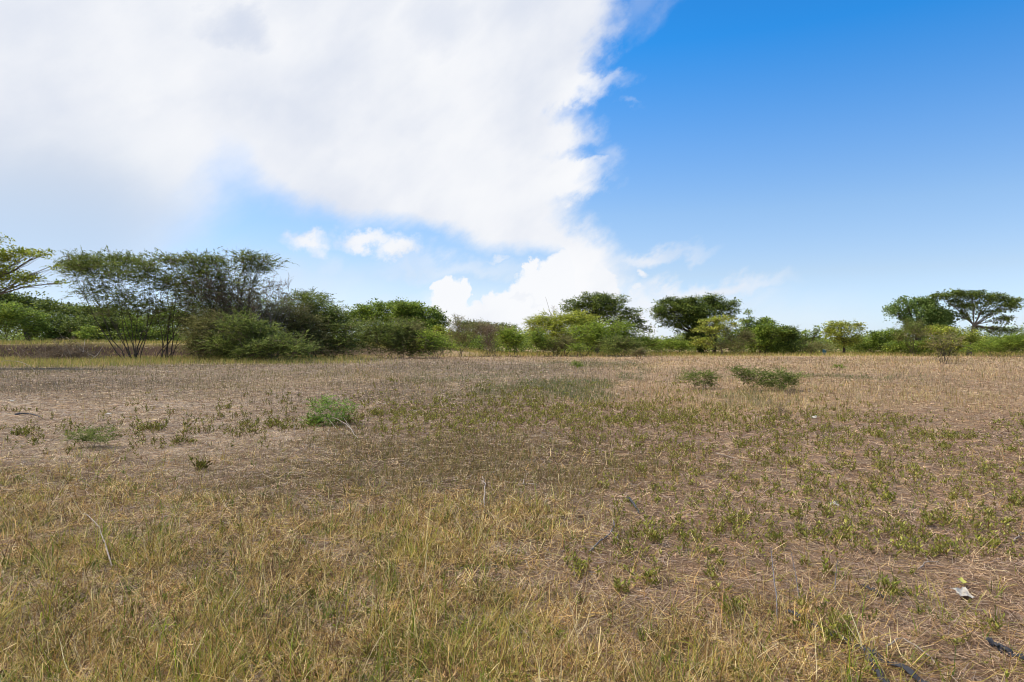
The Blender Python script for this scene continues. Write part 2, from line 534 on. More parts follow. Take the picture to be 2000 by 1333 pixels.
def make_ground():
    na = 960
    rad = np.concatenate([[0.0], np.geomspace(0.6, 3.0, 24, endpoint=False), np.geomspace(3.0, 40, 330, endpoint=False), np.geomspace(40, 130, 200, endpoint=False), np.geomspace(130, 7000, 60)])
    # finer in front of the camera
    t = np.linspace(-1, 1, na, endpoint=False)
    a = np.pi * (0.42 * t + 0.58 * t ** 3)
    RR, AA = np.meshgrid(rad[1:], a, indexing='ij')
    x, y = (RR * np.sin(AA)).ravel(), (RR * np.cos(AA)).ravel()
    V = np.stack([x, y, gz(x, y)], 1)
    C = ground_colour(x, y)
    m_, n = len(rad) - 1, na
    i = np.arange(m_ - 1)[:, None] * n; j = np.arange(n)[None, :]; j2 = (j + 1) % n
    Q = np.stack([i + j2, i + j, i + n + j, i + n + j2], -1).reshape(-1, 4)
    V = np.concatenate([V, [[0, 0, 0.0]]]); C = np.concatenate([C, [SOIL]])
    tr = np.stack([np.arange(n), (np.arange(n) + 1) % n, np.full(n, len(V) - 1)], 1)
    o = build('ground', V, Q, C, ground_mat(), tris=tr, smooth=True)
    tag(o, 'flat dry field of brown soil and pale litter with a low bank on the left', None, None, 'structure')


make_ground()


# ------------------------------------------------------------------ scattering
def scatter(n, d0, d1, power=1.3, fov=0.95):
    """positions on the field in front, density per metre of distance ~ D^-power (times the fan's width)"""
    u = rng.random(n)
    k = 1 - power if abs(1 - power) > 1e-6 else 1e-4
    D = (d0 ** k + u * (d1 ** k - d0 ** k)) ** (1 / k)
    s = (rng.random(n) * 2 - 1) * fov
    # a little wider than the picture close by
    x = s * (D + 0.8)
    return x, D


def pick(cols, n, jit=0.16, w=None):
    cols = np.array([lin(c) for c in cols])
    i = rng.choice(len(cols), n, p=w)
    c = cols[i] * (1 + (rng.random((n, 1)) * 2 - 1) * jit)
    return np.clip(c * (1 + (rng.random((n, 3)) * 2 - 1) * 0.05), 0, 1)


def pxw(D):
    return D / 683.0


def blades(bag, x, y, L_, W_, lean, curl, col, tip=None, k=4, az=None, z0=None):
    n = len(x)
    if n == 0:
        return
    az = rng.random(n) * 2 * math.pi if az is None else az
    h = np.stack([np.cos(az), np.sin(az), np.zeros(n)], 1)
    P = np.zeros((n, k, 3))
    P[:, 0] = np.stack([x, y, (gz(x, y) - 0.004) if z0 is None else z0], 1)
    ang = lean
    for i in range(1, k):
        d = h * np.sin(ang)[:, None] + np.array([0, 0, 1.0]) * np.cos(ang)[:, None]
        P[:, i] = P[:, i - 1] + d * (L_ / (k - 1))[:, None]
        ang = ang + curl / (k - 1)
        h2 = rng.normal(0, 0.12, (n, 3)); h2[:, 2] = 0
        h = nrm(h + h2)
    prof = np.linspace(1, 0, k) ** 0.6
    prof[-1] = 0.12
    W = W_[:, None] * 0.5 * prof[None]
    S = nrm(np.stack([-h[:, 1], h[:, 0], np.zeros(n)], 1) + rng.normal(0, 0.25, (n, 3)))
    if tip is None:
        bag.ribbons(P, W, S, col)
    else:
        t = np.linspace(0, 1, k)[None, :, None]
        bag.ribbons(P, W, S, col[:, None] * (1 - t) + tip[:, None] * t)


def litter(bag, x, y, L_, W_, col, lift=0.012, k=3):
    n = len(x)
    az = rng.random(n) * 2 * math.pi
    h = np.stack([np.cos(az), np.sin(az)], 1)
    P = np.zeros((n, k, 3))
    bend = rng.normal(0, 0.13, n)
    for i in range(k):
        t = i / (k - 1) - 0.5
        q = np.stack([x, y], 1) + h * (t * L_)[:, None] + np.stack([-h[:, 1], h[:, 0]], 1) * ((t * t * 4 - .5) * bend * L_)[:, None]
        P[:, i, :2] = q
        P[:, i, 2] = gz(q[:, 0], q[:, 1]) + 0.003
    tilt = np.abs(rng.normal(0, 1, n)) * lift
    P[:, :, 2] += (rng.random(n) * lift)[:, None]
    s = rng.random(n) < 0.5
    P[s, -1, 2] += tilt[s] * 1.5; P[~s, 0, 2] += tilt[~s] * 1.5
    S = nrm(np.stack([-h[:, 1], h[:, 0], rng.normal(0, 0.5, n)], 1))
    W = np.repeat(W_[:, None] * 0.5, k, 1); W[:, -1] *= 0.4
    bag.ribbons(P, W, S, col)


def keep(x, y, w):
    m_ = rng.random(len(x)) < w
    return x[m_], y[m_]


STRAWC = [(204, 174, 134), (176, 148, 116), (230, 206, 168), (142, 120, 98), (186, 168, 150), (116, 92, 72)]


def ground_cover():
    # --- flat dead strands everywhere
    b = Bag()
    for (n, d0, d1, pw) in ((250000, 2.4, 9, 1.0), (230000, 9, 32, 1.2), (90000, 32, 95, 1.2)):
        x, y = scatter(n, d0, d1, pw)
        z = zones(x, y)
        x, y = keep(x, y, 0.42 + 0.5 * np.maximum(z['straw'], z['bare']))
        n = len(x)
        L_ = rng.gamma(3, 0.028, n) + 0.03 + 0.0025 * y
        W_ = np.maximum(rng.uniform(0.0012, 0.0034, n), pxw(y) * 0.42)
        c = pick(STRAWC, n, 0.25, [.2, .22, .12, .18, .18, .1])
        px, py = PX(x, y)
        red = (sstep(px, 1000, 1400) * 0.5)[:, None]
        c = c * (1 - red) + c * np.array([1.0, .86, .78]) * red
        litter(b, x, y, L_, W_, c, 0.012 + 0 * 0.0)
    tag(b.obj('dry_litter', M_STRAW), 'flat pale dead grass strands covering the soil', None, None, 'stuff')

    # --- thatch: dead stems heaped loosely between the tufts
    b = Bag()
    x, y = scatter(220000, 2.3, 10, 1.0)
    z = zones(x, y)
    x, y = keep(x, y, np.clip(z['green'] * .8 + z['straw'] * .8, .06, 1) * (.25 + .9 * sstep(fbm(x * 3.2, y * 3.2, 141, 3), .38, .6)))
    n = len(x)
    litter(b, x, y, rng.gamma(3, 0.034, n) + 0.03, np.maximum(rng.uniform(0.0015, 0.0042, n), pxw(y) * .42), pick([(218, 180, 112), (182, 144, 88), (238, 210, 152), (126, 96, 62), (94, 72, 46), (160, 148, 64)], n, .28), .034)
    tag(b.obj('thatch', M_STRAW), 'loose thatch of dead grass stems between the foreground tufts', None, None, 'stuff')

    # --- straw stems, tangled and half fallen
    b = Bag()
    x, y = scatter(75000, 2.3, 12, 1.0)
    z = zones(x, y)
    clump = fbm(x * 2.1, y * 2.1, 91, 3)
    x, y = keep(x, y, z['straw'] * sstep(clump, 0.38, 0.62) + 0.04)
    n = len(x)
    L_ = rng.gamma(3, 0.04, n) + 0.04
    c = pick([(218, 184, 116), (196, 158, 98), (238, 214, 158), (150, 118, 76)], n, 0.18)
    blades(b, x, y, L_, np.maximum(rng.uniform(0.0018, 0.0046, n), pxw(y) * .35), rng.uniform(0.6, 1.55, n), rng.normal(0.15, 0.6, n), c, k=5)
    # long bleached single stems in the foreground
    x, y = scatter(2000, 2.4, 7.5, 0.8)
    z = zones(x, y)
    x, y = keep(x, y, np.clip(z['green'] + z['straw'], 0.1, 1))
    n = len(x)
    blades(b, x, y, rng.uniform(0.12, 0.34, n), rng.uniform(0.003, 0.0065, n), rng.uniform(0.4, 1.35, n), rng.normal(0.3, 0.5, n),
           pick([(212, 188, 140), (196, 168, 116), (222, 204, 160)], n, 0.12), k=7)
    tag(b.obj('straw_grass', M_STRAW), 'golden straw stems fallen in tangles in the foreground', None, None, 'stuff')

    # --- green and yellow-green grass
    b = Bag()
    for (nt_, d0, d1, nb) in ((20000, 2.3, 8, 11), (15000, 8, 18, 7)):
        x, y = scatter(nt_, d0, d1, 1.1)
        z = zones(x, y)
        clump = fbm(x * 2.6 + 7, y * 2.6, 77, 4)
        x, y = keep(x, y, np.clip(z['green'] * (0.04 + .8 * sstep(clump, 0.50, 0.62)), 0, .46) + 0.02)
        n = len(x)
        sz = rng.uniform(0.55, 1.35, n) * (0.75 + 0.5 * rng.random(n)); hue = rng.random(n)
        rep = rng.integers(nb - 5, nb + 5, n)
        xi = np.repeat(np.arange(n), rep); N_ = len(xi)
        X = x[xi] + rng.normal(0, 0.025, N_); Y = y[xi] + rng.normal(0, 0.025, N_)
        lower_left = (PX(x, y)[0] < 800 + 300 * rng.random(n)) * (y < 5.5)
        L_ = sz[xi] * (1 + .45 * lower_left[xi]) * rng.gamma(4, 0.03, N_) + .02
        g = pick([(108, 140, 26), (140, 158, 36), (170, 174, 54), (76, 104, 24)], N_, 0.28)
        ye = pick([(206, 184, 94), (184, 154, 78), (230, 208, 136), (138, 108, 62)], N_, 0.15)
        t = (rng.random(N_) < 0.34 + 0.5 * hue[xi])[:, None]
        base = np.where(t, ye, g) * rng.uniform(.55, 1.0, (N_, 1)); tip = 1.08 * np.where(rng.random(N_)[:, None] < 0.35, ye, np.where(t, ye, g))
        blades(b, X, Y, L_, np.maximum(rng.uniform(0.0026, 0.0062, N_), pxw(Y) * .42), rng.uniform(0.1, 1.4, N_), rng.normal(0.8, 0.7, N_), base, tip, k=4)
    # vivid young shoots
    x, y = scatter(16000, 2.3, 12, 1.0)
    z = zones(x, y)
    x, y = keep(x, y, np.clip(z['green'] * .55 * sstep(fbm(x * 3.5, y * 3.5, 131, 3), .42, .62) + .02, 0, 1))
    xi = np.repeat(np.arange(len(x)), rng.integers(5, 12, len(x))); N_ = len(xi)
    X = x[xi] + rng.normal(0, 0.014, N_); Y = y[xi] + rng.normal(0, 0.014, N_)
    c = pick([(98, 132, 36), (122, 152, 46), (78, 108, 32), (150, 170, 60)], N_, .15)
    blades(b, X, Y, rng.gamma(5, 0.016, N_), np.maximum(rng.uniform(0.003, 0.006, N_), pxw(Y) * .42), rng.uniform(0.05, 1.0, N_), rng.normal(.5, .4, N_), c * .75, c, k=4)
    tag(b.obj('green_grass', M_GRASS), 'short yellow-green grass tufts growing through the straw', None, None, 'stuff')

    # --- low brown and olive turf in the middle ground
    b = Bag()
    x, y = scatter(300000, 5.5, 30, 1.1, 0.75)
    z = zones(x, y)
    clump = fbm(x * 1.2, y * 1.2, 13, 3)
    x, y = keep(x, y, np.clip(z['turf'] * (0.35 + sstep(clump, 0.35, 0.6)) + 0.25 * z['carpet'], 0, 1))
    n = len(x)
    c = pick([(132, 120, 64), (150, 136, 76), (112, 120, 50), (146, 112, 70), (198, 174, 124), (92, 76, 50)], n, 0.3)
    blades(b, x, y, rng.uniform(0.04, 0.14, n), np.maximum(rng.uniform(0.002, 0.005, n), pxw(y) * .4), rng.uniform(0.1, 1.3, n), rng.normal(0.4, 0.5, n), c, k=3)
    tag(b.obj('low_turf', M_GRASS), 'matted olive brown turf in the middle of the field', None, None, 'stuff')

    # --- dark green carpet patches
    b = Bag()
    x, y = scatter(120000, 15, 62, 1.1, 0.6)
    z = zones(x, y)
    x, y = keep(x, y, z['carpet'] * 0.85)
    n = len(x)
    c = pick([(108, 124, 70), (96, 112, 60), (126, 134, 84), (146, 132, 104)], n, 0.2)
    blades(b, x, y, rng.uniform(0.06, 0.18, n), np.maximum(0.008, pxw(y) * .5), rng.uniform(0.0, 0.9, n), rng.normal(0.3, 0.4, n), c, k=3)
    tag(b.obj('green_carpet', M_GRASS), 'low dark green creeping cover in strips beyond the turf', None, None, 'stuff')

    # --- thin dead stalks far out, greyish
    b = Bag()
    x, y = scatter(120000, 14, 88, 1.0, 0.85)
    z = zones(x, y)
    clump = fbm(x / 2.3, y / 2.3, 55, 3)
    x, y = keep(x, y, np.clip(z['stalk'] * (0.25 + 1.0 * sstep(clump, 0.35, 0.6)), 0, 1))
    n = len(x)
    c = pick([(150, 132, 112), (126, 110, 90), (166, 148, 124), (140, 126, 80), (120, 112, 64), (184, 166, 138)], n, 0.22)
    H_ = rng.gamma(2.2, 0.075, n) * (0.6 + 0.004 * y) + .03
    c = c * (.68 + .62 * fbm(x / 4.5, y / 9, 151, 4) + .0)[:, None] * 1.05
    ol = (sstep(fbm(x / 5, y / 12, 161, 3), .45, .62) * .7)[:, None]
    c = c * (1 - ol) + c * np.array([.86, .92, .62]) * ol
    blades(b, x, y, H_, np.maximum(0.004, pxw(y) * .38), rng.uniform(0, 0.9, n), rng.normal(0.1, 0.5, n), c, k=3)
    tag(b.obj('dead_stalks', M_STRAW), 'grey brown dead weed stalks over the far part of the field', None, None, 'stuff')

    # --- tan dry grass on the right and along the far edge
    b = Bag()
    x, y = scatter(150000, 12, 125, 0.95, 0.9)
    z = zones(x, y)
    clump = fbm(x / 1.9, y / 1.9, 65, 4)
    x, y = keep(x, y, np.clip(z['tan'] * (0.2 + 1.1 * sstep(clump, 0.38, 0.62)), 0, 1))
    n = len(x)
    c = pick([(198, 170, 132), (178, 150, 116), (214, 190, 150), (160, 136, 108), (164, 150, 98), (200, 162, 116)], n, 0.2)
    H_ = rng.gamma(2.2, 0.062, n) * (0.6 + 0.005 * y) + .03
    pt = fbm(x / 3.5, y / 10, 171, 4)
    c = c * (.45 + 1.05 * pt)[:, None]
    H_ = H_ * (.5 + 1.1 * sstep(pt, .4, .62))
    ol = (sstep(fbm(x / 5, y / 12, 181, 3), .48, .64) * .7)[:, None]
    c = c * (1 - ol) + c * np.array([.84, .90, .62]) * ol
    blades(b, x, y, H_, np.maximum(0.005, pxw(y) * .42), rng.uniform(0, 1.25, n), rng.normal(0.3, 0.5, n), c, k=3)
    tag(b.obj('tan_grass', M_STRAW), 'dry tan grass on the right side and far edge of the field', None, None, 'stuff')

    # --- yellow-green margin in front of the bushes and on top of the bank
    b = Bag()
    x, y = scatter(150000, 48, 135, 0.6, 0.85)
    z = zones(x, y)
    yf = bank_front(x)
    top = (1 - sstep(x, -20, -2)) * (y > yf + 3.0)
    x, y = keep(x, y, np.clip(z['margin'] + top * 0.8, 0, 1))
    n = len(x)
    c = pick([(180, 170, 92), (200, 180, 108), (160, 162, 78), (208, 180, 124), (144, 148, 72)], n, 0.16)
    blades(b, x, y, rng.uniform(0.25, 0.6, n), np.maximum(0.006, pxw(y) * .4), rng.uniform(0, 0.6, n), rng.normal(0.3, 0.4, n), c, k=3)
    tag(b.obj('margin_grass', M_GRASS), 'yellow-green grass band along the foot of the bushes and on the bank', None, None, 'stuff')


ground_cover()


# ------------------------------------------------------------------ leafy weeds
WEEDC = [(180, 176, 78), (150, 152, 64), (204, 198, 104), (126, 132, 58), (160, 156, 76), (118, 116, 60), (140, 120, 70)]


def weed_arrays(bag, X, Y, size, stems=(4, 9), lf=(6, 10), Z=None, dark=None, wmin=0.0, spread=.02):
    """many small broad-leaved plants: stems with upright ovate leaves"""
    n = len(X)
    ns = rng.integers(stems[0], stems[1], n)
    si = np.repeat(np.arange(n), ns); m_ = len(si)
    az = rng.random(m_) * 2 * math.pi
    lean = rng.uniform(0.1, 1.15, m_)
    d = np.stack([np.cos(az) * np.sin(lean), np.sin(az) * np.sin(lean), np.cos(lean)], 1)
    z0 = gz(X, Y) if Z is None else Z
    B = np.stack([X[si] + rng.normal(0, spread, m_) * size[si] / .12, Y[si] + rng.normal(0, spread, m_) * size[si] / .12, z0[si]], 1)
    H_ = size[si] * rng.uniform(0.5, 1.15, m_)
    P = np.stack([B, B + d * (H_ * .55)[:, None], B + d * (H_)[:, None] + np.array([0, 0, 1]) * (H_ * .18)[:, None]], 1)
    S = nrm(np.stack([-d[:, 1], d[:, 0], rng.normal(0, .3, m_)], 1))
    W = np.repeat(np.maximum(0.0016, wmin[si] * .25 if not np.isscalar(wmin) else 0)[:, None] if not np.isscalar(wmin) else np.full((m_, 1), 0.0016), 3, 1)
    bag.ribbons(P, W, S, pick([(112, 96, 60), (98, 104, 50), (128, 84, 60)], m_))
    nl = rng.integers(lf[0], lf[1], m_)
    li = np.repeat(np.arange(m_), nl); q = len(li)
    t = rng.uniform(0.25, 1.05, q)
    base = B[li] + d[li] * (H_[li] * t)[:, None] + np.array([0, 0, 1]) * (H_[li] * .18 * t * t)[:, None]
    la = rng.random(q) * 2 * math.pi
    up = rng.uniform(0.3, 1.3, q)
    D_ = nrm(np.stack([np.cos(la), np.sin(la), up], 1) + d[li] * .4)
    S2 = nrm(np.cross(D_, rng.normal(0, 1, (q, 3)) + np.array([0, 0, .6])))
    ln = rng.uniform(0.20, 0.40, q) * size[si][li]
    if not np.isscalar(wmin):
        wm = wmin[si][li]
    else:
        wm = 0
    c = pick(WEEDC, q, .15)
    if dark is not None:
        c = c * dark[si][li][:, None]
    bag.leaves(base, D_, S2, np.maximum(ln, wm * 1.6), np.maximum(ln * rng.uniform(.32, .48, q), wm), c, 0.25)


def weeds():
    # individuals: five plants, copied about the right half of the field
    protos = []
    for k in range(6):
        b = Bag()
        nn = 1
        q = (4, 6, 9, 13, 18, 7)[k]
        weed_arrays(b, np.zeros(1), np.zeros(1), np.array([(.08, .09, .10, .11, .11, .13)[k]]), stems=(q, q + 1), Z=np.zeros(1), spread=.006 + .0018 * q)
        o = b.obj('leafy_weed', M_WEED)
        protos.append(o)
    x, y = scatter(11000, 3.0, 15, 1.0, 0.80)
    z = zones(x, y); px, py = PX(x, y)
    clump = fbm(x * 1.9 + 3, y * 1.9, 99, 3)
    ok = (px > 560 + (1333 - py) * 1.2) & (py > 800)
    x, y = keep(x, y, np.clip(z['weed'] * sstep(clump, 0.42, 0.60) * ok, 0, 1) * 0.75)
    pts = []
    for a, b_ in zip(x, y):
        if all((a - c) ** 2 + (b_ - d) ** 2 > (0.07 + 0.006 * b_) ** 2 for c, d in pts):
            pts.append((a, b_))
    print('WEEDS', len(pts))
    random.shuffle(pts)
    pts = pts[:282]
    # the plants that stand out in the photograph
    for (q, r_) in ((1170, 1085), (1265, 1045), (1225, 1120), (1395, 1090), (1180, 1140), (1070, 1020), (1330, 1025), (1570, 1190), (1620, 1215), (1650, 1060), (1770, 1050), (1560, 1060), (1910, 1235), (1530, 900)):
        D = F * CAMH / (r_ - HZ)
        pts.insert(0, ((q - 1000) / F * D, D))
    pts = pts[:296]
    used = set()
    for i, (a, b_) in enumerate(pts):
        k = int(rng.integers(0, 6))
        if k in used:
            o = protos[k].copy(); COL.objects.link(o)
        else:
            o = protos[k]; used.add(k)
        o.location = (a, b_, float(gz(np.array([a]), np.array([b_]))[0]) - 0.004)
        o.rotation_euler = (0, 0, float(rng.random() * 6.28))
        s_ = float(rng.choice([.5, .65, .8, 1.0, 1.2], p=[.2, .25, .25, .2, .1]) * rng.uniform(.9, 1.1)); o.scale = (s_, s_, s_ * float(rng.uniform(.8, 1.1)))
        tag(o, 'small yellow-green leafy weed sprouting from the dry soil', 'weed', 'leafy weeds scattered over the dry field')
    for k in range(6):
        if k not in used:
            bpy.data.objects.remove(protos[k])
    # the rest, too many and too small
    b = Bag()
    x, y = scatter(60000, 5, 42, 1.1, 0.85)
    z = zones(x, y); px, py = PX(x, y)
    clump = fbm(x * 1.5 + 31, y * 1.2, 109, 4)
    x, y = keep(x, y, np.clip(z['weed'] * (0.3 + sstep(clump, 0.38, 0.60)) * np.where(px < 600, 1, .28 + .72 * sstep(y, 9, 15)), 0, 1) * np.where(px < 640, .4 * (fbm(x * 2.6, y * 1.8, 119, 3) > .5), .5) * (1 + .2 * (px > 740) * (px < 1360)))
    n = len(x)
    pxx = PX(x, y)[0]
    dk = np.where(pxx < 650, 0.7, 1.0)
    weed_arrays(b, x, y, rng.uniform(0.05, 0.13, n) * np.where(pxx < 650, 1.25, 1.0), (2, 5), (4, 8), dark=dk, wmin=pxw(y) * .8)
    # creeping weeds in the left foreground grass
    x, y = scatter(8000, 2.6, 12, 1.0)
    z = zones(x, y)
    x, y = keep(x, y, z['green'] * .25)
    weed_arrays(b, x, y, rng.uniform(0.05, 0.10, len(x)), (2, 5), (4, 7), dark=np.full(len(x), .72))
    tag(b.obj('weed_cover', M_WEED), 'patches of low green weeds across the middle of the field', None, None, 'stuff')


weeds()


# ------------------------------------------------------------------ trees and bushes
def curve_pts(A_, B_, n, sag=0.12, wob=0.05):
    A_, B_ = np.asarray(A_, float), np.asarray(B_, float)
    L_ = np.linalg.norm(B_ - A_)
    mid = (A_ + B_) / 2 + np.array([0, 0, sag * L_]) + rng.normal(0, wob, 3) * L_
    t = np.linspace(0, 1, n)[:, None]
    P = (1 - t) ** 2 * A_ + 2 * t * (1 - t) * mid + t * t * B_
    P[1:-1] += rng.normal(0, 0.012 * L_, (n - 2, 3))
    return P


GREENS = {
    'acacia': [(134, 146, 74), (110, 124, 60), (156, 164, 88), (98, 112, 54)],
    'acacia_dry': [(140, 138, 84), (118, 120, 70), (156, 148, 98), (106, 112, 62)],
    'bright': [(163, 183, 71), (135, 158, 62), (191, 200, 88), (117, 140, 57)],
    'mid': [(144, 164, 66), (118, 140, 55), (169, 183, 77), (103, 122, 50)],
    'mid0': [(120, 148, 64), (99, 128, 57), (145, 167, 75), (86, 112, 49)],
    'dark': [(121, 134, 60), (95, 112, 48), (141, 154, 66), (80, 97, 44)],
    'dark0': [(89, 118, 59), (73, 100, 49), (109, 138, 68), (66, 87, 45)],
    'yellow': [(168, 176, 50), (140, 154, 46), (190, 190, 70), (118, 134, 46)],
    'yellowgreen': [(184, 187, 78), (158, 170, 68), (208, 203, 95), (135, 150, 64)],
    'olive': [(152, 150, 95), (132, 132, 80), (173, 163, 109), (124, 130, 75)],
    'vine': [(132, 155, 78), (114, 140, 66), (155, 173, 92), (99, 122, 59)],
    'twig': [(146, 126, 100), (124, 106, 84), (164, 146, 120), (104, 88, 70)],
    'feather_bright': [(145, 177, 75), (120, 155, 64), (170, 197, 97), (104, 134, 59)],
}


def spray_points(blobs, dens, shell=0.72, fluffy=False):
    padz = .8 if fluffy else .9
    """centres and outward directions of leaf sprays: every blob is a loose heap of smaller pads"""
    Cs, Os, Rs, Id = [], [], [], []
    for bi, (cx, cy, cz, rx, ry, rz, dn) in enumerate(blobs):
        p = 1.6
        area = 4 * math.pi * (((rx * ry) ** p + (rx * rz) ** p + (ry * rz) ** p) / 3) ** (1 / p)
        n = max(6, int(area * dens * dn))
        ns = int(np.clip(rx * ry / (.32 * max(rz, .25) ** 2) * .9 + 5, 5, 26))
        sd = nrm(rng.normal(0, 1, (ns, 3))); sd[:, 2] = np.where(rng.random(ns) < .6, np.abs(sd[:, 2]), sd[:, 2])
        sr = rng.uniform(.35, .82, ns) ** .8
        sc_ = np.array([cx, cy, cz]) + sd * sr[:, None] * np.array([rx, ry, rz])
        ss = rng.uniform(.36, .66, ns) if fluffy else rng.uniform(.20, .44, ns)
        wt = ss ** 2; wt /= wt.sum()
        k = rng.choice(ns, n, p=wt)
        d = nrm(rng.normal(0, 1, (n, 3)))
        flip = (d[:, 2] < -0.1) & (rng.random(n) < 0.6)
        d[flip, 2] *= -1
        r = 1 - np.abs(rng.normal(0, 1, n)) * 0.22
        ins = rng.random(n) > shell
        r[ins] *= rng.uniform(0.1, 0.95, ins.sum())
        m_ = (rx + ry) / 2
        pad = np.stack([ss * m_ * 1.05, ss * m_ * 1.05, np.minimum(ss * m_, np.maximum(ss * rz * 1.6, ss * m_ * .55)) * (padz * 1.5)], 1)
        P = sc_[k] + d * r[:, None] * pad[k]
        st_ = rng.random(n) < (.10 if fluffy else .08)                       # stray shoots that break the outline
        P[st_] += sd[k[st_]] * rng.uniform(.1, .42, (int(st_.sum()), 1)) * np.array([rx, ry, rz])
        O = nrm(sd[k] * .6 + d)
        Cs.append(P); Os.append(O); Rs.append(np.full(n, min(rx, rz))); Id.append(np.full(n, bi))
    return np.concatenate(Cs), np.concatenate(Os), np.concatenate(Rs), np.concatenate(Id)


def fol_feather(bag, C_, O_, cols, size, gnd=None):
    """long fine sprays with rows of thin leaflets"""
    n = len(C_); k = 18
    az = O_.copy(); az[:, 2] = az[:, 2] * 0.35 + 0.12
    d = nrm(az + rng.normal(0, 0.38, (n, 3)) * np.array([1, 1, .5]))
    L_ = rng.uniform(0.7, 1.5, n) * size
    tone = rng.choice([.7, .88, 1.0, 1.2, 1.4], n, p=[.2, .25, .25, .2, .1])
    t = (np.arange(k) + rng.random((n, k))) / k
    cp = C_[:, None] + d[:, None] * (L_[:, None] * (t - 0.3))[..., None]
    cp[..., 2] -= (t ** 2) * (L_[:, None]) * 0.22
    side = nrm(np.cross(d, np.array([0, 0, 1.0]) + rng.normal(0, .25, (n, 3))))
    sg = np.where(rng.random((n, k)) < .5, 1.0, -1.0)
    D_ = nrm(d[:, None] * 0.75 + side[:, None] * sg[..., None] * 0.7 + rng.normal(0, .18, (n, k, 3)))
    ln = (rng.uniform(0.16, 0.32, (n, k)) * size * (1.15 - 0.6 * t))
    S = nrm(np.cross(D_, np.array([0, 0, 1.0]) + rng.normal(0, .45, (n, k, 3))))
    c = pick(cols, n * k, .12) * np.repeat(tone, k)[:, None]
    D2 = D_.reshape(-1, 3)
    bag.leaves(cp.reshape(-1, 3), D2, S.reshape(-1, 3), ln.ravel(), ln.ravel() * rng.uniform(.20, .36, n * k), np.clip(c, 0, 1))


def fol_broad(bag, C_, O_, cols, size, k=16, flat=0.42, asp=0.5):
    n = len(C_)
    r = rng.uniform(0.28, 0.62, n) * size
    tone = rng.choice([.66, .85, 1.0, 1.25, 1.5], n, p=[.2, .25, .25, .2, .1])
    q = rng.normal(0, .55, (n, k, 3)) * np.array([1, 1, flat])
    P = C_[:, None] + q * r[:, None, None]
    D_ = nrm(q * np.array([1, 1, .4]) + rng.normal(0, .35, (n, k, 3)) + O_[:, None] * .35 - np.array([0, 0, .12]))
    S = nrm(np.cross(D_, np.array([0, 0, 1.0]) + rng.normal(0, .55, (n, k, 3))))
    ln = rng.uniform(.16, .34, (n, k)) * size
    c = pick(cols, n * k, .14) * np.repeat(tone, k)[:, None]
    bag.leaves(P.reshape(-1, 3), D_.reshape(-1, 3), S.reshape(-1, 3), ln.ravel(), ln.ravel() * rng.uniform(asp * .8, asp * 1.3, n * k), np.clip(c, 0, 1), .12)


def fol_vine(bag, C_, O_, cols, size):
    n = len(C_); k = 14
    tone = rng.uniform(0.8, 1.2, n)
    t = rng.random((n, k))
    P = C_[:, None] + rng.normal(0, .2, (n, k, 3)) * size - np.array([0, 0, 1.0]) * (t * rng.uniform(.3, 1.2, (n, 1)))[..., None] * size
    D_ = nrm(O_[:, None] * .6 + rng.normal(0, .45, (n, k, 3)) - np.array([0, 0, .5]))
    S = nrm(np.cross(D_, rng.normal(0, 1, (n, k, 3)) + np.array([0, 0, .3])))
    ln = rng.uniform(.14, .28, (n, k)) * size
    c = pick(cols, n * k, .12) * np.repeat(tone, k)[:, None]
    bag.leaves(P.reshape(-1, 3), D_.reshape(-1, 3), S.reshape(-1, 3), ln.ravel(), ln.ravel() * rng.uniform(.5, .8, n * k), np.clip(c, 0, 1), .1)


def fol_twig(bag, C_, O_, cols, size, wmul=1.0, up=.25):
    n = len(C_); k = 4
    for rep in range(3):
        d = nrm(O_ * .8 + rng.normal(0, .6, (n, 3)) + np.array([0, 0, up]))
        L_ = rng.uniform(.5, 1.3, n) * size
        P = np.zeros((n, k, 3)); P[:, 0] = C_ - d * (L_ * .5)[:, None]
        for i in range(1, k):
            P[:, i] = P[:, i - 1] + d * (L_ / (k - 1))[:, None]
            d = nrm(d + rng.normal(0, .28, (n, 3)))
        W = np.array([1, .8, .6, .3])[None] * (rng.uniform(.012, .022, n) * size * wmul)[:, None]
        S = nrm(np.cross(d, rng.normal(0, 1, (n, 3))))
        bag.ribbons(P, W, S, pick(cols, n, .2))


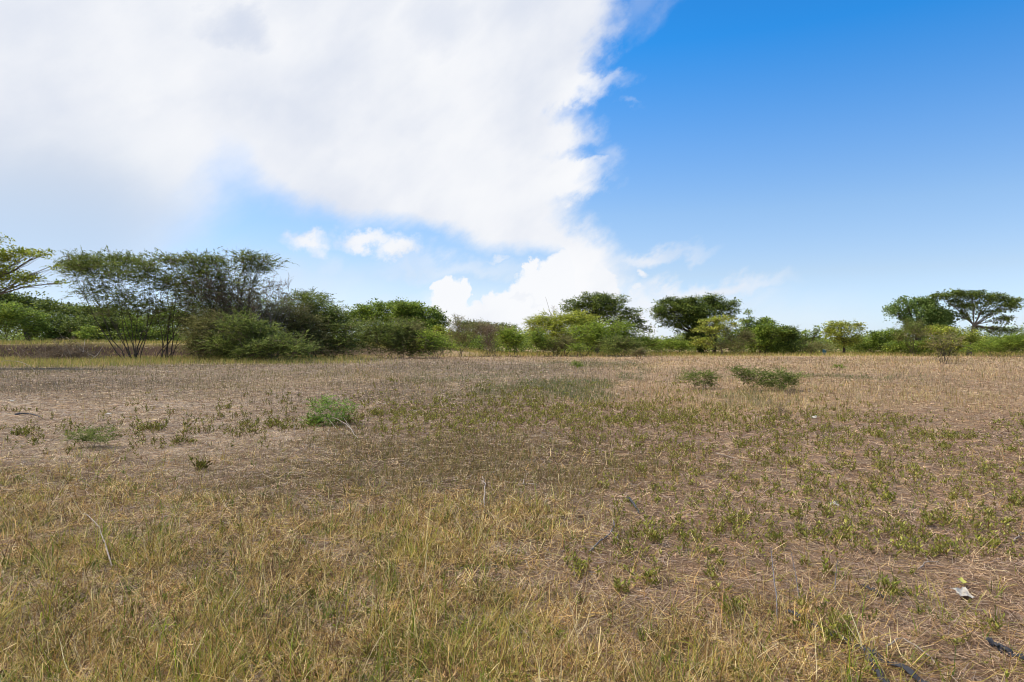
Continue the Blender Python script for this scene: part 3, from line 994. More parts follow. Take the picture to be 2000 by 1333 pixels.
def plant(kind, name, label, cat, D, bx, blobs, style, col, size=1.0, dens=1.0, stems=1, rad=0.16, fork=0.3, bark=(104, 92, 78),
          group=None, twigs=0.0, twigcol='twig', depth=0.85, sag=.1, leafname='crown', woodname='trunk', extra=None, limbs=1.0, mat=None, shell=.72, zlift=0.0, spread=.35):
    """blobs in photo pixels at distance D: (cx, cy, rx, ry[, density[, depth shift in m]])"""
    base = G(bx, D)
    base.z -= 0.05
    root = empty(name, base, label, cat, group)
    mpp = D / F
    bl = []
    for q in blobs:
        cx, cy, rx, ry = q[:4]
        dn = q[4] if len(q) > 4 else 1.0
        dz = q[5] if len(q) > 5 else float(rng.uniform(-.35, .35) * rx * mpp)
        m2 = (D + dz) / F
        X = (cx - 1000) * m2 - base.x
        Z = CAMH + (HZ - cy) * m2 - base.z
        if name == 'shade_tree':
            ry *= 1.25
        bl.append((X, dz, Z, rx * mpp, max(rx * mpp * depth, .3), ry * mpp, dn))
    C_, O_, R_, I_ = spray_points(bl, dens * (2.5 if style in ('broad', 'fine', 'vine') else 3.4 if style == 'feather' else 1.3) / size ** 2, shell, style in ('feather', 'none', 'fine'))
    gl = gz(C_[:, 0] + base.x, C_[:, 1] + base.y) - base.z + 0.12 * size
    C_[:, 2] = np.maximum(C_[:, 2], gl + rng.random(len(C_)) * .15)
    fb = Bag()
    cols = GREENS[col]
    mt = mat or M_LEAF
    if style == 'feather':
        fol_feather(fb, C_, O_, cols, size); mt = mat or M_FEATHER
    elif style == 'broad':
        fol_broad(fb, C_, O_, cols, size)
    elif style == 'fine':
        fol_broad(fb, C_, O_, cols, size * .62, k=18, flat=.9, asp=.34); mt = mat or M_FEATHER
    elif style == 'vine':
        fol_vine(fb, C_, O_, cols, size)
    # wood
    wb = Bag()
    bc = lin(bark)
    nb = len(bl)
    top = max(b[2] for b in bl)
    st = []
    if stems == 1:
        cx = sum(b[0] * b[3] for b in bl) / sum(b[3] for b in bl)
        fz = top * fork
        fx = cx * .35
        P = curve_pts((0, 0, -.15), (fx, 0, fz), 6, 0, .03)
        wb.tube(P, np.linspace(rad * 1.25, rad * .85, 6), bc, 8)
        st = [((fx, 0, fz), rad * .7)] * nb
        forks = [np.array((fx, 0, fz))] * nb
    else:
        forks = []
        for j in range(nb):
            s = float((rng.random() * 2 - 1)) * spread + (bl[j][0] / (abs(top) + 1)) * .25
            forks.append(np.array((s, float(rng.normal(0, .25)), -.15)))
    for j, b in enumerate(bl):
        tgt = np.array(b[:3])
        r0 = rad * (.36 if stems == 1 else .62) * (.7 + .6 * rng.random())
        if style == 'none' and stems == 1:
            pass
        P = curve_pts(forks[j], tgt, 7, sag * (1 if stems == 1 else -.5), .05)
        wb.tube(P, np.linspace(r0, r0 * .22, 7), bc, 6)
        mine = np.where(I_ == j)[0]
        k = int(min(len(mine), (5 + 3.0 * b[3]) * limbs * 2))
        if k > 0 and len(mine):
            for q in rng.choice(mine, k, replace=False):
                s0 = P[int(rng.integers(3, 7))]
                if np.linalg.norm(C_[q] - s0) < .2:
                    continue
                Q = curve_pts(s0, C_[q], 5, sag * .8, .07)
                wb.tube(Q, np.linspace(max(r0 * .22, .010 * size), .005 * size, 5), bc, 4)
    if stems > nb:
        for j in range(stems - nb):
            b = bl[int(rng.integers(nb))]
            f0 = np.array((float((rng.random() * 2 - 1)) * spread * 1.3, float(rng.normal(0, .3)), -.15))
            P = curve_pts(f0, np.array(b[:3]) + rng.normal(0, .4, 3) * b[3], 7, -.04, .07)
            wb.tube(P, np.linspace(rad * .6, rad * .15, 7), bc, 5)
    if twigs:
        nn = int(len(C_) * twigs)
        ii = rng.choice(len(C_), nn, replace=nn > len(C_))
        tb = Bag() if style != 'none' else wb
        fol_twig(wb, C_[ii], O_[ii], GREENS[twigcol], size)
    wb.obj(woodname, M_BARK, root)
    if style != 'none':
        fb.obj(leafname, mt, root)
    if extra:
        extra(root, base)
    return root


# name, label, D, base px, blobs ...
def trees():
    T = plant
    # far left, background on the plateau
    T('t', 'shade_tree', 'dark flat-topped tree rising behind the far left bushes', 'tree', 108, 60, [(-60, 600, 60, 16), (0, 596, 60, 18), (55, 600, 55, 14), (100, 606, 40, 12), (20, 625, 90, 22)], 'broad', 'dark', 1.5, 1.1, rad=.3, fork=.5, bark=(80, 74, 66))
    T('t', 'shade_tree', 'low dark spreading tree behind the gap left of the feathery trees', 'tree', 118, 180, [(140, 612, 50, 12), (190, 620, 55, 16), (235, 622, 50, 14), (180, 645, 70, 20)], 'broad', 'dark', 1.5, 1.1, rad=.3, fork=.45)
    T('b', 'broadleaf_bush', 'large mid green bush at the far left edge above the bank', 'bush', 88, 20, [(10, 640, 62, 34), (-60, 640, 60, 34), (45, 625, 40, 20), (70, 650, 34, 22)], 'broad', 'mid', 1.0, 1.4, stems=5, rad=.08, leafname='foliage', woodname='stems')
    T('b', 'broadleaf_bush', 'dark bush between the far left bush and the first feathery tree', 'bush', 92, 130, [(115, 645, 40, 26), (155, 648, 40, 24), (190, 645, 45, 24, 1, 2), (150, 660, 60, 12)], 'broad', 'dark', 1.0, 1.4, stems=5, rad=.08, leafname='foliage', woodname='stems')
    T('b', 'broadleaf_bush', 'bright green bush seen through the stems of the feathery tree', 'bush', 96, 280, [(235, 645, 40, 22), (285, 642, 45, 24), (335, 632, 36, 24), (365, 645, 40, 28), (290, 660, 80, 10)], 'broad', 'mid', 1.0, 1.2, stems=5, rad=.08, leafname='foliage', woodname='stems')
    T('b', 'broadleaf_bush', 'small light green bush on top of the bank', 'bush', 84, 180, [(178, 655, 22, 13), (160, 660, 16, 9)], 'broad', 'bright', .8, 1.3, stems=4, rad=.05, leafname='foliage', woodname='stems')
    # yellow-green tree, trunk out of frame
    T('t', 'almond_tree', 'yellow-green broad-leaved tree reaching in at the left edge', 'tree', 46, -150, [(-60, 520, 90, 12, .9), (-10, 512, 62, 13), (45, 502, 50, 10, .8), (85, 498, 26, 9, .6), (10, 545, 66, 12), (60, 552, 36, 12, .8), (-70, 560, 80, 14), (100, 520, 14, 7, .4), (-30, 475, 50, 12, .5), (118, 555, 12, 5, .35)], 'broad', 'yellow', .62, .75, rad=.22, fork=.45, bark=(120, 108, 92), sag=.03)
    # feathery trees
    T('t', 'thorn_tree', 'feathery multi-stemmed tree with slanting trunks left of the tangled one', 'tree', 70, 264, [(170, 545, 62, 34, .7), (140, 525, 34, 14, .8), (215, 520, 60, 18, .9), (240, 555, 68, 34, .75), (290, 535, 50, 26, .7), (200, 585, 60, 20, .4), (320, 560, 55, 22, .45), (270, 600, 60, 18, .4), (235, 512, 30, 10, .7), (215, 612, 56, 22, .35), (290, 622, 56, 26, .35)], 'feather', 'acacia', 1.0, 2.3, stems=9, rad=.10, bark=(92, 82, 72), twigs=.12, spread=.7, limbs=.6)
    T('t', 'thorn_tree', 'thin-crowned feathery tree with a cluster of dark stems on the bank', 'tree', 73, 322, [(345, 560, 45, 24, .4), (375, 575, 40, 26, .3), (335, 600, 40, 26, .2), (365, 620, 40, 26, .25), (310, 610, 30, 22, .2)], 'feather', 'acacia_dry', 1.0, 2.0, stems=9, rad=.09, bark=(96, 86, 76), twigs=.9, spread=.9, limbs=1.0)
    T('t', 'thorn_tree', 'tallest feathery tree with a tangle of brown dead branches in its crown', 'tree', 70, 462, [(340, 512, 42, 9, .9), (385, 518, 50, 15, .9), (425, 520, 36, 16, .7), (475, 508, 36, 12, .8), (510, 518, 44, 11, .9), (490, 532, 40, 12, .7), (420, 555, 60, 34, .55), (470, 575, 60, 40, .45), (400, 590, 55, 34, .4), (450, 625, 70, 34, .5), (385, 545, 44, 22, .5)], 'feather', 'acacia', 1.0, 1.7, stems=8, rad=.14, bark=(96, 86, 74), twigs=.35, spread=.6, limbs=.8)
    T('t', 'dead_tree', 'bare brown tangle of dead branches inside the tallest feathery tree', 'tree', 69, 448, [(425, 575, 52, 34, .6), (455, 600, 60, 40, .5), (480, 625, 60, 34, .4), (400, 565, 44, 22, .5)], 'none', 'twig', 1.0, 2.4, stems=6, rad=.10, bark=(100, 86, 76), twigs=1.0, twigcol='twig', limbs=1.2, woodname='branches')
    T('t', 'dead_tree', 'leafless grey tree right of the tallest feathery tree', 'tree', 69, 520, [(530, 580, 46, 34, .35), (505, 610, 46, 40, .35), (560, 600, 34, 26, .3), (545, 560, 30, 18, .3)], 'none', 'twig', 1.0, 2.0, stems=8, rad=.07, bark=(128, 118, 108), twigs=1.0, spread=.6, limbs=1.4, woodname='branches')
    T('t', 'thorn_tree', 'feathery tree sloping down to the right at the end of the tall group', 'tree', 76, 610, [(600, 588, 40, 14), (625, 602, 34, 16), (585, 610, 50, 26), (630, 640, 46, 34), (580, 650, 50, 30)], 'feather', 'acacia', 1.0, 2.2, stems=6, rad=.09, bark=(92, 82, 72), spread=.7)
    T('t', 'thorn_tree', 'dusty olive feathery tree filling the middle of the tall left group', 'tree', 72, 500, [(400, 600, 50, 30, .8), (450, 590, 60, 36, .8), (500, 620, 60, 32, .8), (430, 640, 70, 28, .9), (540, 640, 50, 30, .8), (375, 640, 30, 30, .6)], 'feather', 'acacia_dry', 1.0, 1.0, stems=8, rad=.06, bark=(104, 94, 80), twigs=.3, spread=1.2)
    # low feathery bushes in front
    lab = [
        ('dusty green feathery bush at the left foot of the tallest feathery tree', 66, 400, [(400, 665, 42, 26), (378, 685, 22, 16), (430, 650, 50, 34), (420, 688, 50, 16), (385, 650, 26, 24, .8)], 'acacia_dry', 2.3),
        ('wide low feathery bush below the tangled dead branches', 64, 480, [(470, 665, 60, 32), (510, 672, 50, 30), (440, 685, 50, 20), (500, 690, 60, 16)], 'acacia', 2.5),
        ('bright green low bush touching the grass at the front of the thicket', 61.5, 545, [(530, 688, 56, 18), (490, 695, 36, 12), (580, 690, 40, 16), (560, 672, 36, 16)], 'acacia', 2.4),
        ('olive feathery bush in the upper middle of the left thicket', 72, 540, [(510, 640, 56, 28), (565, 640, 50, 34), (605, 660, 44, 34), (560, 668, 50, 24)], 'acacia_dry', 2.2),
        ('tall dense bush at the right end of the left thicket', 74, 640, [(635, 650, 50, 36), (675, 660, 36, 34), (620, 680, 46, 22), (665, 683, 44, 16), (650, 630, 26, 18, .8)], 'acacia', 2.4),
        ('rounded feathery bush standing before the dark round tree', 82, 745, [(735, 658, 36, 26), (765, 662, 42, 30), (715, 672, 26, 20), (780, 680, 44, 15)], 'acacia', 2.3),
        ('dry-tipped bush just left of the small yellow tree', 84, 800, [(785, 650, 34, 20), (815, 665, 36, 24), (800, 682, 50, 14)], 'acacia_dry', 2.3),
        ('low green bush at the foot of the small yellow tree', 82, 850, [(845, 672, 30, 18), (865, 682, 26, 11), (825, 684, 30, 10)], 'bright', 2.4),
    ]
    for l, D, bx, bl, col, dn in lab:
        T('b', 'feathery_bush', l, 'bush', D, bx, bl, 'feather', col, 1.0, dn, stems=6, rad=.05, bark=(110, 96, 84), leafname='foliage', woodname='stems', twigs=.12, spread=.8)
    # round tree and neighbours
    T('t', 'broadleaf_tree', 'dark green tree with a loose crown left of the round-crowned tree', 'tree', 108, 735, [(728, 612, 40, 16), (760, 604, 30, 12), (700, 626, 36, 16), (745, 632, 50, 20), (738, 600, 14, 8)], 'broad', 'mid', 1.15, 1.5, rad=.25, bark=(86, 76, 66))
    T('t', 'broadleaf_tree', 'round-crowned glossy green tree, the broadest left of centre', 'tree', 104, 815, [(800, 610, 40, 18), (830, 620, 40, 20), (778, 622, 34, 20), (850, 640, 28, 16), (815, 640, 48, 22), (862, 622, 14, 6), (790, 600, 26, 9)], 'broad', 'mid', 1.15, 1.7, rad=.3, bark=(80, 72, 62))
    T('t', 'yellow_tree', 'small bright yellow-green tree in the gap right of the round-crowned tree', 'tree', 96, 866, [(862, 645, 17, 10, .9), (852, 654, 12, 7, .8), (874, 652, 10, 7, .7)], 'broad', 'yellow', .8, 1.1, rad=.07)
    T('b', 'thin_bush', 'sparse grey-green shrub on the low mound, tall and twiggy', 'bush', 92, 900, [(893, 636, 20, 14, .6), (905, 655, 34, 20, .9), (930, 655, 28, 18, .9), (890, 665, 20, 16, .8)], 'fine', 'olive', 1.1, 1.8, stems=6, rad=.05, twigs=.5, leafname='foliage', woodname='stems', spread=.8)
    T('t', 'broadleaf_tree', 'small dark tree far behind the brown dead bush', 'tree', 125, 935, [(925, 640, 26, 9), (950, 642, 26, 8), (905, 640, 18, 8), (985, 646, 30, 8)], 'broad', 'dark', 1.2, 1.4, rad=.15)
    T('b', 'dead_bush', 'upright brown dead bush in front of the olive shrubs', 'bush', 90, 955, [(950, 655, 24, 18), (955, 672, 20, 16), (962, 648, 22, 12)], 'none', 'twig', 1.0, 3.2, stems=26, rad=.03, bark=(134, 116, 96), twigs=1.0, spread=.9, woodname='branches', limbs=1.5)
    T('b', 'thin_bush', 'olive shrub behind the brown dead bush', 'bush', 97, 970, [(950, 648, 30, 12, .9), (985, 655, 34, 14)], 'fine', 'olive', 1.1, 1.8, stems=6, rad=.05, twigs=.4, leafname='foliage', woodname='stems')
    T('b', 'feathery_bush', 'rounded green bush between the brown dead bush and the big central thicket', 'bush', 90, 1000, [(990, 668, 26, 20), (1008, 672, 20, 18), (1000, 658, 22, 13)], 'feather', 'bright', 1.0, 2.8, stems=6, rad=.05, leafname='foliage', woodname='stems', spread=.8)
    # central group
    T('t', 'shade_tree', 'tall layered tree with a rounded open crown in the centre', 'tree', 112, 1165, [(1128, 598, 32, 11, .8), (1165, 592, 42, 12), (1200, 600, 34, 13), (1228, 618, 26, 12, .8), (1245, 636, 22, 9, .6), (1262, 645, 22, 7, .5), (1150, 612, 44, 14), (1190, 622, 46, 16), (1215, 638, 30, 12, .8), (1106, 608, 18, 7, .6), (1160, 581, 26, 5, .6)], 'broad', 'dark', 1.15, 1.15, rad=.32, fork=.5, bark=(84, 76, 66))
    T('t', 'dead_tree', 'short bare dead tree poking up left of the central crown', 'tree', 112, 1082, [(1082, 606, 8, 9, .6), (1081, 620, 8, 10, .6)], 'none', 'twig', .9, 1.5, stems=1, rad=.09, bark=(96, 86, 78), twigs=1.0, woodname='branches', fork=.85)
    T('t', 'thorn_tree', 'bright flat-topped feathery tree at the left of the central thicket', 'tree', 100, 1095, [(1055, 632, 28, 8, .9), (1090, 630, 44, 13), (1125, 635, 44, 16), (1065, 650, 40, 16), (1110, 658, 50, 20), (1150, 640, 40, 18)], 'feather', 'yellowgreen', 1.15, 2.6, stems=7, rad=.09, spread=.9)
    lab = [
        ('blue-green low bush at the left foot of the central thicket', 92, 1052, [(1048, 664, 22, 16), (1062, 672, 24, 15)], 'mid', 2.8),
        ('brownish low bush in the middle foot of the central thicket', 93, 1078, [(1080, 678, 26, 11), (1100, 676, 26, 13)], 'acacia_dry', 2.6),
        ('broad green bush filling the middle of the central thicket', 96, 1150, [(1145, 660, 40, 20), (1185, 655, 40, 20), (1165, 672, 40, 15)], 'bright', 2.6),
        ('bright bush sloping down at the right of the central thicket', 98, 1230, [(1205, 662, 40, 20), (1235, 668, 38, 17), (1265, 676, 28, 11), (1215, 645, 26, 12, .7)], 'mid', 2.6),
        ('pale rounded bush at the right front of the central thicket', 91, 1210, [(1200, 676, 34, 13), (1225, 678, 26, 10)], 'acacia', 2.7),
        ('small dense bush by itself before the central thicket', 88, 1128, [(1127, 682, 16, 7)], 'mid', 3.0),
    ]
    for l, D, bx, bl, col, dn in lab:
        T('b', 'feathery_bush', l, 'bush', D, bx, bl, 'feather', col, 1.05, dn, stems=6, rad=.05, bark=(110, 96, 84), leafname='foliage', woodname='stems', twigs=.1, spread=.8)
    T('b', 'stunted_bush', 'tiny dark-stemmed bush in the tan grass right of the central thicket', 'bush', 78, 1248, [(1248, 689, 13, 5), (1240, 692, 8, 3)], 'feather', 'olive', .7, 3.5, stems=8, rad=.03, leafname='foliage', woodname='stems', twigs=.7)
    # twin-crowned tree
    T('t', 'shade_tree', 'big dark tree with a vine-covered trunk leaning from the left crown', 'tree', 112, 1372, [(1300, 596, 26, 9), (1330, 598, 32, 11), (1290, 612, 22, 10, .7), (1345, 592, 20, 7, .8), (1335, 620, 40, 18), (1295, 628, 20, 9, .5), (1310, 612, 34, 12, .9), (1350, 640, 36, 22, 1.2), (1370, 615, 34, 18), (1365, 665, 32, 22, 1.2), (1376, 648, 24, 26, 1.2), (1322, 640, 22, 9, .5)], 'broad', 'dark', 1.15, 1.7, rad=.38, fork=.35, bark=(76, 68, 60))
    T('t', 'shade_tree', 'higher right-hand dark crown behind the big vine-covered tree', 'tree', 116, 1395, [(1385, 590, 26, 8), (1415, 598, 28, 9), (1430, 610, 18, 7, .7), (1400, 604, 40, 9, .8), (1395, 585, 20, 5, .7), (1410, 625, 30, 10, .5), (1380, 605, 30, 12)], 'broad', 'dark', 1.15, 1.15, rad=.28, fork=.55, bark=(84, 76, 68))
    T('t', 'lacy_tree', 'lacy yellow-green tree with pale forking branches before the big dark tree', 'tree', 104, 1412, [(1385, 632, 24, 9, .8), (1410, 628, 28, 8, .7), (1430, 640, 24, 10, .6), (1372, 648, 24, 8, .8), (1400, 648, 30, 11, .5), (1430, 655, 18, 10, .4), (1375, 672, 30, 12, .7)], 'broad', 'yellowgreen', .95, 1.0, rad=.12, fork=.25, bark=(150, 140, 120), twigs=.3)
    T('b', 'feathery_bush', 'long low bush between the central thicket and the big dark tree', 'bush', 108, 1310, [(1305, 678, 32, 10), (1335, 680, 26, 9), (1280, 680, 20, 7)], 'feather', 'mid', 1.1, 2.5, stems=5, rad=.05, leafname='foliage', woodname='stems')
    T('b', 'feathery_bush', 'olive rounded bush right of the lacy tree', 'bush', 103, 1448, [(1445, 668, 24, 17), (1455, 660, 14, 12), (1425, 680, 20, 8)], 'feather', 'acacia_dry', 1.05, 2.6, stems=6, rad=.05, leafname='foliage', woodname='stems', twigs=.2)
    # right of centre
    T('t', 'broadleaf_tree', 'spiky-topped tree with two raised tufts right of the olive bush', 'tree', 112, 1485, [(1461, 616, 9, 7, .6), (1463, 632, 15, 10, .9), (1492, 634, 20, 9), (1499, 626, 10, 4, .8), (1480, 645, 30, 12), (1465, 655, 24, 14)], 'broad', 'mid', 1.1, 1.6, rad=.18)
    T('t', 'broadleaf_tree', 'dense dark rounded tree with foliage down to the grass', 'tree', 108, 1500, [(1490, 660, 32, 20), (1510, 655, 28, 18), (1480, 676, 24, 13), (1515, 678, 28, 12)], 'broad', 'mid', 1.1, 1.9, stems=5, rad=.12, spread=1.0)
    T('t', 'broadleaf_tree', 'dark squat tree next on the right of the dense rounded one', 'tree', 108, 1545, [(1535, 655, 24, 14), (1550, 664, 24, 16), (1545, 680, 28, 11), (1530, 648, 12, 8)], 'broad', 'dark', 1.1, 1.9, stems=5, rad=.12, spread=1.0)
    T('t', 'thin_tree', 'small see-through tree left of the airy round one', 'tree', 112, 1585, [(1570, 655, 13, 9, .5), (1588, 660, 18, 10, .6), (1594, 646, 10, 6, .4), (1600, 640, 8, 3, .3), (1575, 672, 26, 11)], 'broad', 'mid', 1.0, 1.2, rad=.1, twigs=.4)
    T('b', 'broadleaf_bush', 'brownish low bush beside the blue barrel', 'bush', 108, 1592, [(1585, 680, 24, 8), (1606, 680, 20, 8), (1565, 680, 20, 8)], 'fine', 'olive', 1.1, 2.0, stems=4, rad=.05, leafname='foliage', woodname='stems')
    T('t', 'broadleaf_tree', 'airy round tree with dangling outer branches, alone against the sky', 'tree', 110, 1648, [(1640, 640, 24, 10), (1622, 648, 18, 10, .8), (1665, 640, 20, 10, .8), (1682, 650, 9, 16, .5), (1645, 655, 30, 12, .8), (1618, 635, 10, 5, .6), (1650, 672, 26, 14, .9), (1672, 668, 16, 14, .7)], 'broad', 'yellowgreen', 1.05, 1.25, rad=.18, fork=.4, bark=(84, 74, 64), twigs=.15)
    T('b', 'broadleaf_bush', 'low dark bush between the airy round tree and the vine tower', 'bush', 112, 1725, [(1712, 665, 20, 13), (1735, 660, 26, 14), (1758, 662, 22, 14), (1730, 678, 40, 10), (1690, 680, 22, 8)], 'broad', 'mid', 1.1, 1.8, stems=5, rad=.07, leafname='foliage', woodname='stems')
    T('t', 'vine_tree', 'tower-like tree smothered in hanging vines', 'tree', 104, 1790, [(1765, 588, 16, 7, .9), (1750, 600, 22, 7, .8), (1738, 608, 12, 5, .6), (1788, 590, 20, 9), (1815, 590, 26, 9), (1800, 612, 34, 20, 1.2), (1768, 625, 12, 24, 1.3), (1838, 630, 30, 26, 1.2), (1815, 650, 46, 26, 1.2), (1850, 615, 18, 14)], 'vine', 'vine', 1.15, 2.2, rad=.4, fork=.4, bark=(90, 84, 72))
    T('b', 'dry_bush', 'olive brown rounded bush before the vine tower', 'bush', 98, 1782, [(1780, 640, 20, 14), (1790, 655, 24, 18), (1770, 660, 18, 14)], 'fine', 'acacia', 1.1, 2.6, stems=7, rad=.06, twigs=.35, leafname='foliage', woodname='stems')
    T('t', 'umbrella_tree', 'wide umbrella-crowned tree with a forking trunk at the right', 'tree', 102, 1892, [(1842, 582, 24, 7), (1872, 578, 30, 7), (1900, 580, 30, 8), (1930, 590, 24, 8), (1945, 580, 22, 6, .9), (1975, 590, 24, 7, .9), (1965, 602, 26, 7, .8), (1985, 598, 12, 6, .7), (1868, 596, 26, 8, .8), (1900, 602, 30, 9, .6), (1935, 615, 24, 7, .7), (1880, 620, 22, 10, .6), (1960, 628, 24, 7, .7), (1952, 645, 22, 5, .6), (1970, 650, 16, 5, .6), (1942, 655, 12, 5, .4), (1912, 645, 12, 4, .5)], 'broad', 'dark', 1.1, 1.35, rad=.30, fork=.5, bark=(124, 112, 96), limbs=.7)
    T('b', 'lacy_bush', 'yellow-green bushy growth around the umbrella tree trunk', 'bush', 97, 1850, [(1835, 655, 30, 18), (1870, 655, 30, 18, .8), (1890, 672, 26, 12), (1850, 675, 40, 12), (1900, 655, 12, 12, .7)], 'broad', 'yellowgreen', 1.0, 1.5, stems=7, rad=.06, leafname='foliage', woodname='stems', spread=1.2)
    T('b', 'broadleaf_bush', 'low green hedge-like bush under the vine tower', 'bush', 101, 1790, [(1760, 680, 34, 9), (1800, 680, 34, 9), (1830, 682, 26, 8)], 'broad', 'mid', 1.0, 1.8, stems=6, rad=.05, leafname='foliage', woodname='stems')
    T('b', 'stunted_bush', 'thin vase-shaped shrub alone in the grass before the umbrella tree', 'bush', 57, 1848, [(1845, 672, 32, 15, .5), (1865, 668, 24, 12, .45), (1828, 680, 20, 10, .4), (1848, 690, 18, 8, .5)], 'feather', 'olive', .8, 2.0, stems=12, rad=.03, bark=(86, 80, 76), twigs=.25, leafname='foliage', woodname='stems', spread=.25)
    T('b', 'feathery_bush', 'low green thicket at the right edge of the picture', 'bush', 92, 1960, [(1930, 680, 34, 9), (1965, 676, 34, 12), (2000, 676, 36, 13), (2050, 678, 40, 13)], 'feather', 'mid', 1.05, 2.6, stems=7, rad=.05, leafname='foliage', woodname='stems', spread=1.5)
    T('t', 'shade_tree', 'dark tree low at the right edge behind the green thicket', 'tree', 108, 2010, [(1975, 670, 24, 7), (2005, 668, 34, 11), (2060, 664, 40, 14), (2120, 664, 50, 16)], 'broad', 'dark', 1.15, 1.6, rad=.2)
    T('t', 'broadleaf_tree', 'hazy low trees showing behind the gap right of the umbrella tree trunk', 'tree', 150, 1920, [(1905, 672, 20, 6), (1930, 671, 22, 5), (1885, 670, 20, 7)], 'broad', 'mid', 1.4, 1.6, rad=.15)


trees()


# ------------------------------------------------------------------ smaller growth in the field
def gp(px, py, h=0.0):
    """the point of the ground seen at a photo pixel, raised by h; the pixel row gives the distance of the foot"""
    D = F * CAMH / (py - HZ)
    p = G(px, D)
    return np.array([p.x, p.y, p.z + h])


def small_plants():
    def P(name, label, D, bx, blobs, col, size, dens, **k):
        k.setdefault('stems', 8)
        plant('b', name, label, 'shrub', D, bx, blobs, k.pop('style', 'feather'), col, size, dens, leafname='foliage', woodname='stems', **k)
    D1 = lambda py: F * CAMH / (py - HZ)
    P('feathery_shrub', 'soft green feathery shrub with dead sticks at its foot', D1(832), 645, [(628, 790, 20, 9, .9), (660, 792, 24, 8, .9), (645, 802, 30, 10), (615, 812, 20, 9), (650, 818, 30, 10), (675, 812, 20, 10, .9), (640, 781, 14, 5, .7), (612, 826, 18, 8), (640, 832, 26, 7), (690, 800, 12, 5, .6)], 'feather_bright', .17, .8, rad=.008, spread=.12)
    P('feathery_shrub', 'flat bright green feathery seedling on the pale litter at left', D1(874), 182, [(160, 849, 26, 6), (198, 848, 26, 6), (182, 863, 28, 9), (214, 860, 14, 5), (150, 858, 14, 6)], 'acacia', .12, .9, rad=.006, spread=.08)
    P('feathery_shrub', 'smaller of the two dark green shrubs in the tan grass', D1(760), 1368, [(1358, 742, 26, 10), (1388, 742, 18, 11), (1342, 736, 14, 6), (1370, 752, 24, 9), (1375, 734, 16, 7)], 'acacia', .30, 1.5, rad=.01, spread=.25)
    P('feathery_shrub', 'wide sprawling dark green shrub, larger of the two in the tan grass', D1(764), 1500, [(1448, 730, 26, 8), (1475, 737, 34, 11), (1515, 742, 36, 13), (1552, 738, 24, 6), (1436, 723, 14, 4), (1515, 757, 26, 9), (1480, 748, 30, 9), (1540, 748, 22, 8)], 'acacia', .30, 1.6, rad=.01, spread=.5)
    P('dead_shrub', 'dark heap of dead twigs at the right foot of the sprawling shrub', D1(775), 1552, [(1550, 768, 14, 6), (1540, 768, 10, 5)], 'twig', .25, 2.4, style='none', twigs=1.2, twigcol='twig', rad=.008, spread=.3, bark=(84, 74, 68))
    P('dead_shrub', 'loose grey dead weed standing between the shrubs and the white scrap', D1(822), 1525, [(1522, 803, 15, 14), (1535, 808, 12, 10)], 'twig', .16, 1.3, style='none', twigs=1.0, rad=.004, spread=.1, bark=(120, 104, 92))
    P('leafy_shrub', 'tiny green plant alone in the grey stalks near the centre', D1(720), 1126, [(1122, 713, 9, 4), (1130, 717, 7, 3)], 'mid', .35, 2.5, rad=.01)
    P('leafy_shrub', 'tiny green tuft alone in the tan grass at right', D1(725), 1641, [(1640, 719, 9, 4)], 'mid', .35, 2.5, rad=.01)

    def clumpy(label, px, py, n, w_, hs, dark, shape=.5):
        c = gp(px, py); b = Bag(); r_ = w_ / F * c[1]
        X = rng.normal(0, r_ * .4, n); Y = rng.normal(0, r_ * .4 * shape, n)
        weed_arrays(b, X + c[0], Y + c[1], rng.uniform(.6, 1.2, n) * hs, (3, 7), (6, 10), dark=np.full(n, dark), wmin=np.full(n, .012))
        for v in b.V:
            v -= c
        o = b.obj('leafy_clump', M_WEED, None, c)
        tag(o, label, 'weed')
    clumpy('low rounded clump of leafy weeds on the pale litter, largest on the left', 308, 840, 16, 50, .17, .7)
    clumpy('small clump of leafy weeds right of the flat feathery seedling', 352, 866, 10, 36, .14, .7)
    clumpy('small dark clump of leafy weeds with a thin tall stem before the pale litter', 391, 918, 4, 10, .14, .5)
    clumpy('dull leafy clump under the left side of the soft feathery shrub', 612, 832, 14, 34, .17, .8)
    clumpy('dull leafy clump under the right side of the soft feathery shrub', 678, 828, 12, 34, .16, .8)
    clumpy('leafy clump by itself on the litter right of the soft feathery shrub', 728, 812, 8, 24, .15, .9)
    clumpy('small leafy clump far out on the litter below the dead stalks', 450, 800, 8, 22, .15, .8)
    clumpy('leafy clump at the far left edge above the tangled grass', 45, 850, 9, 26, .16, .75)
    clumpy('small leafy clump on the litter left of the bleached upright stem', 530, 832, 8, 24, .16, .75)


small_plants()


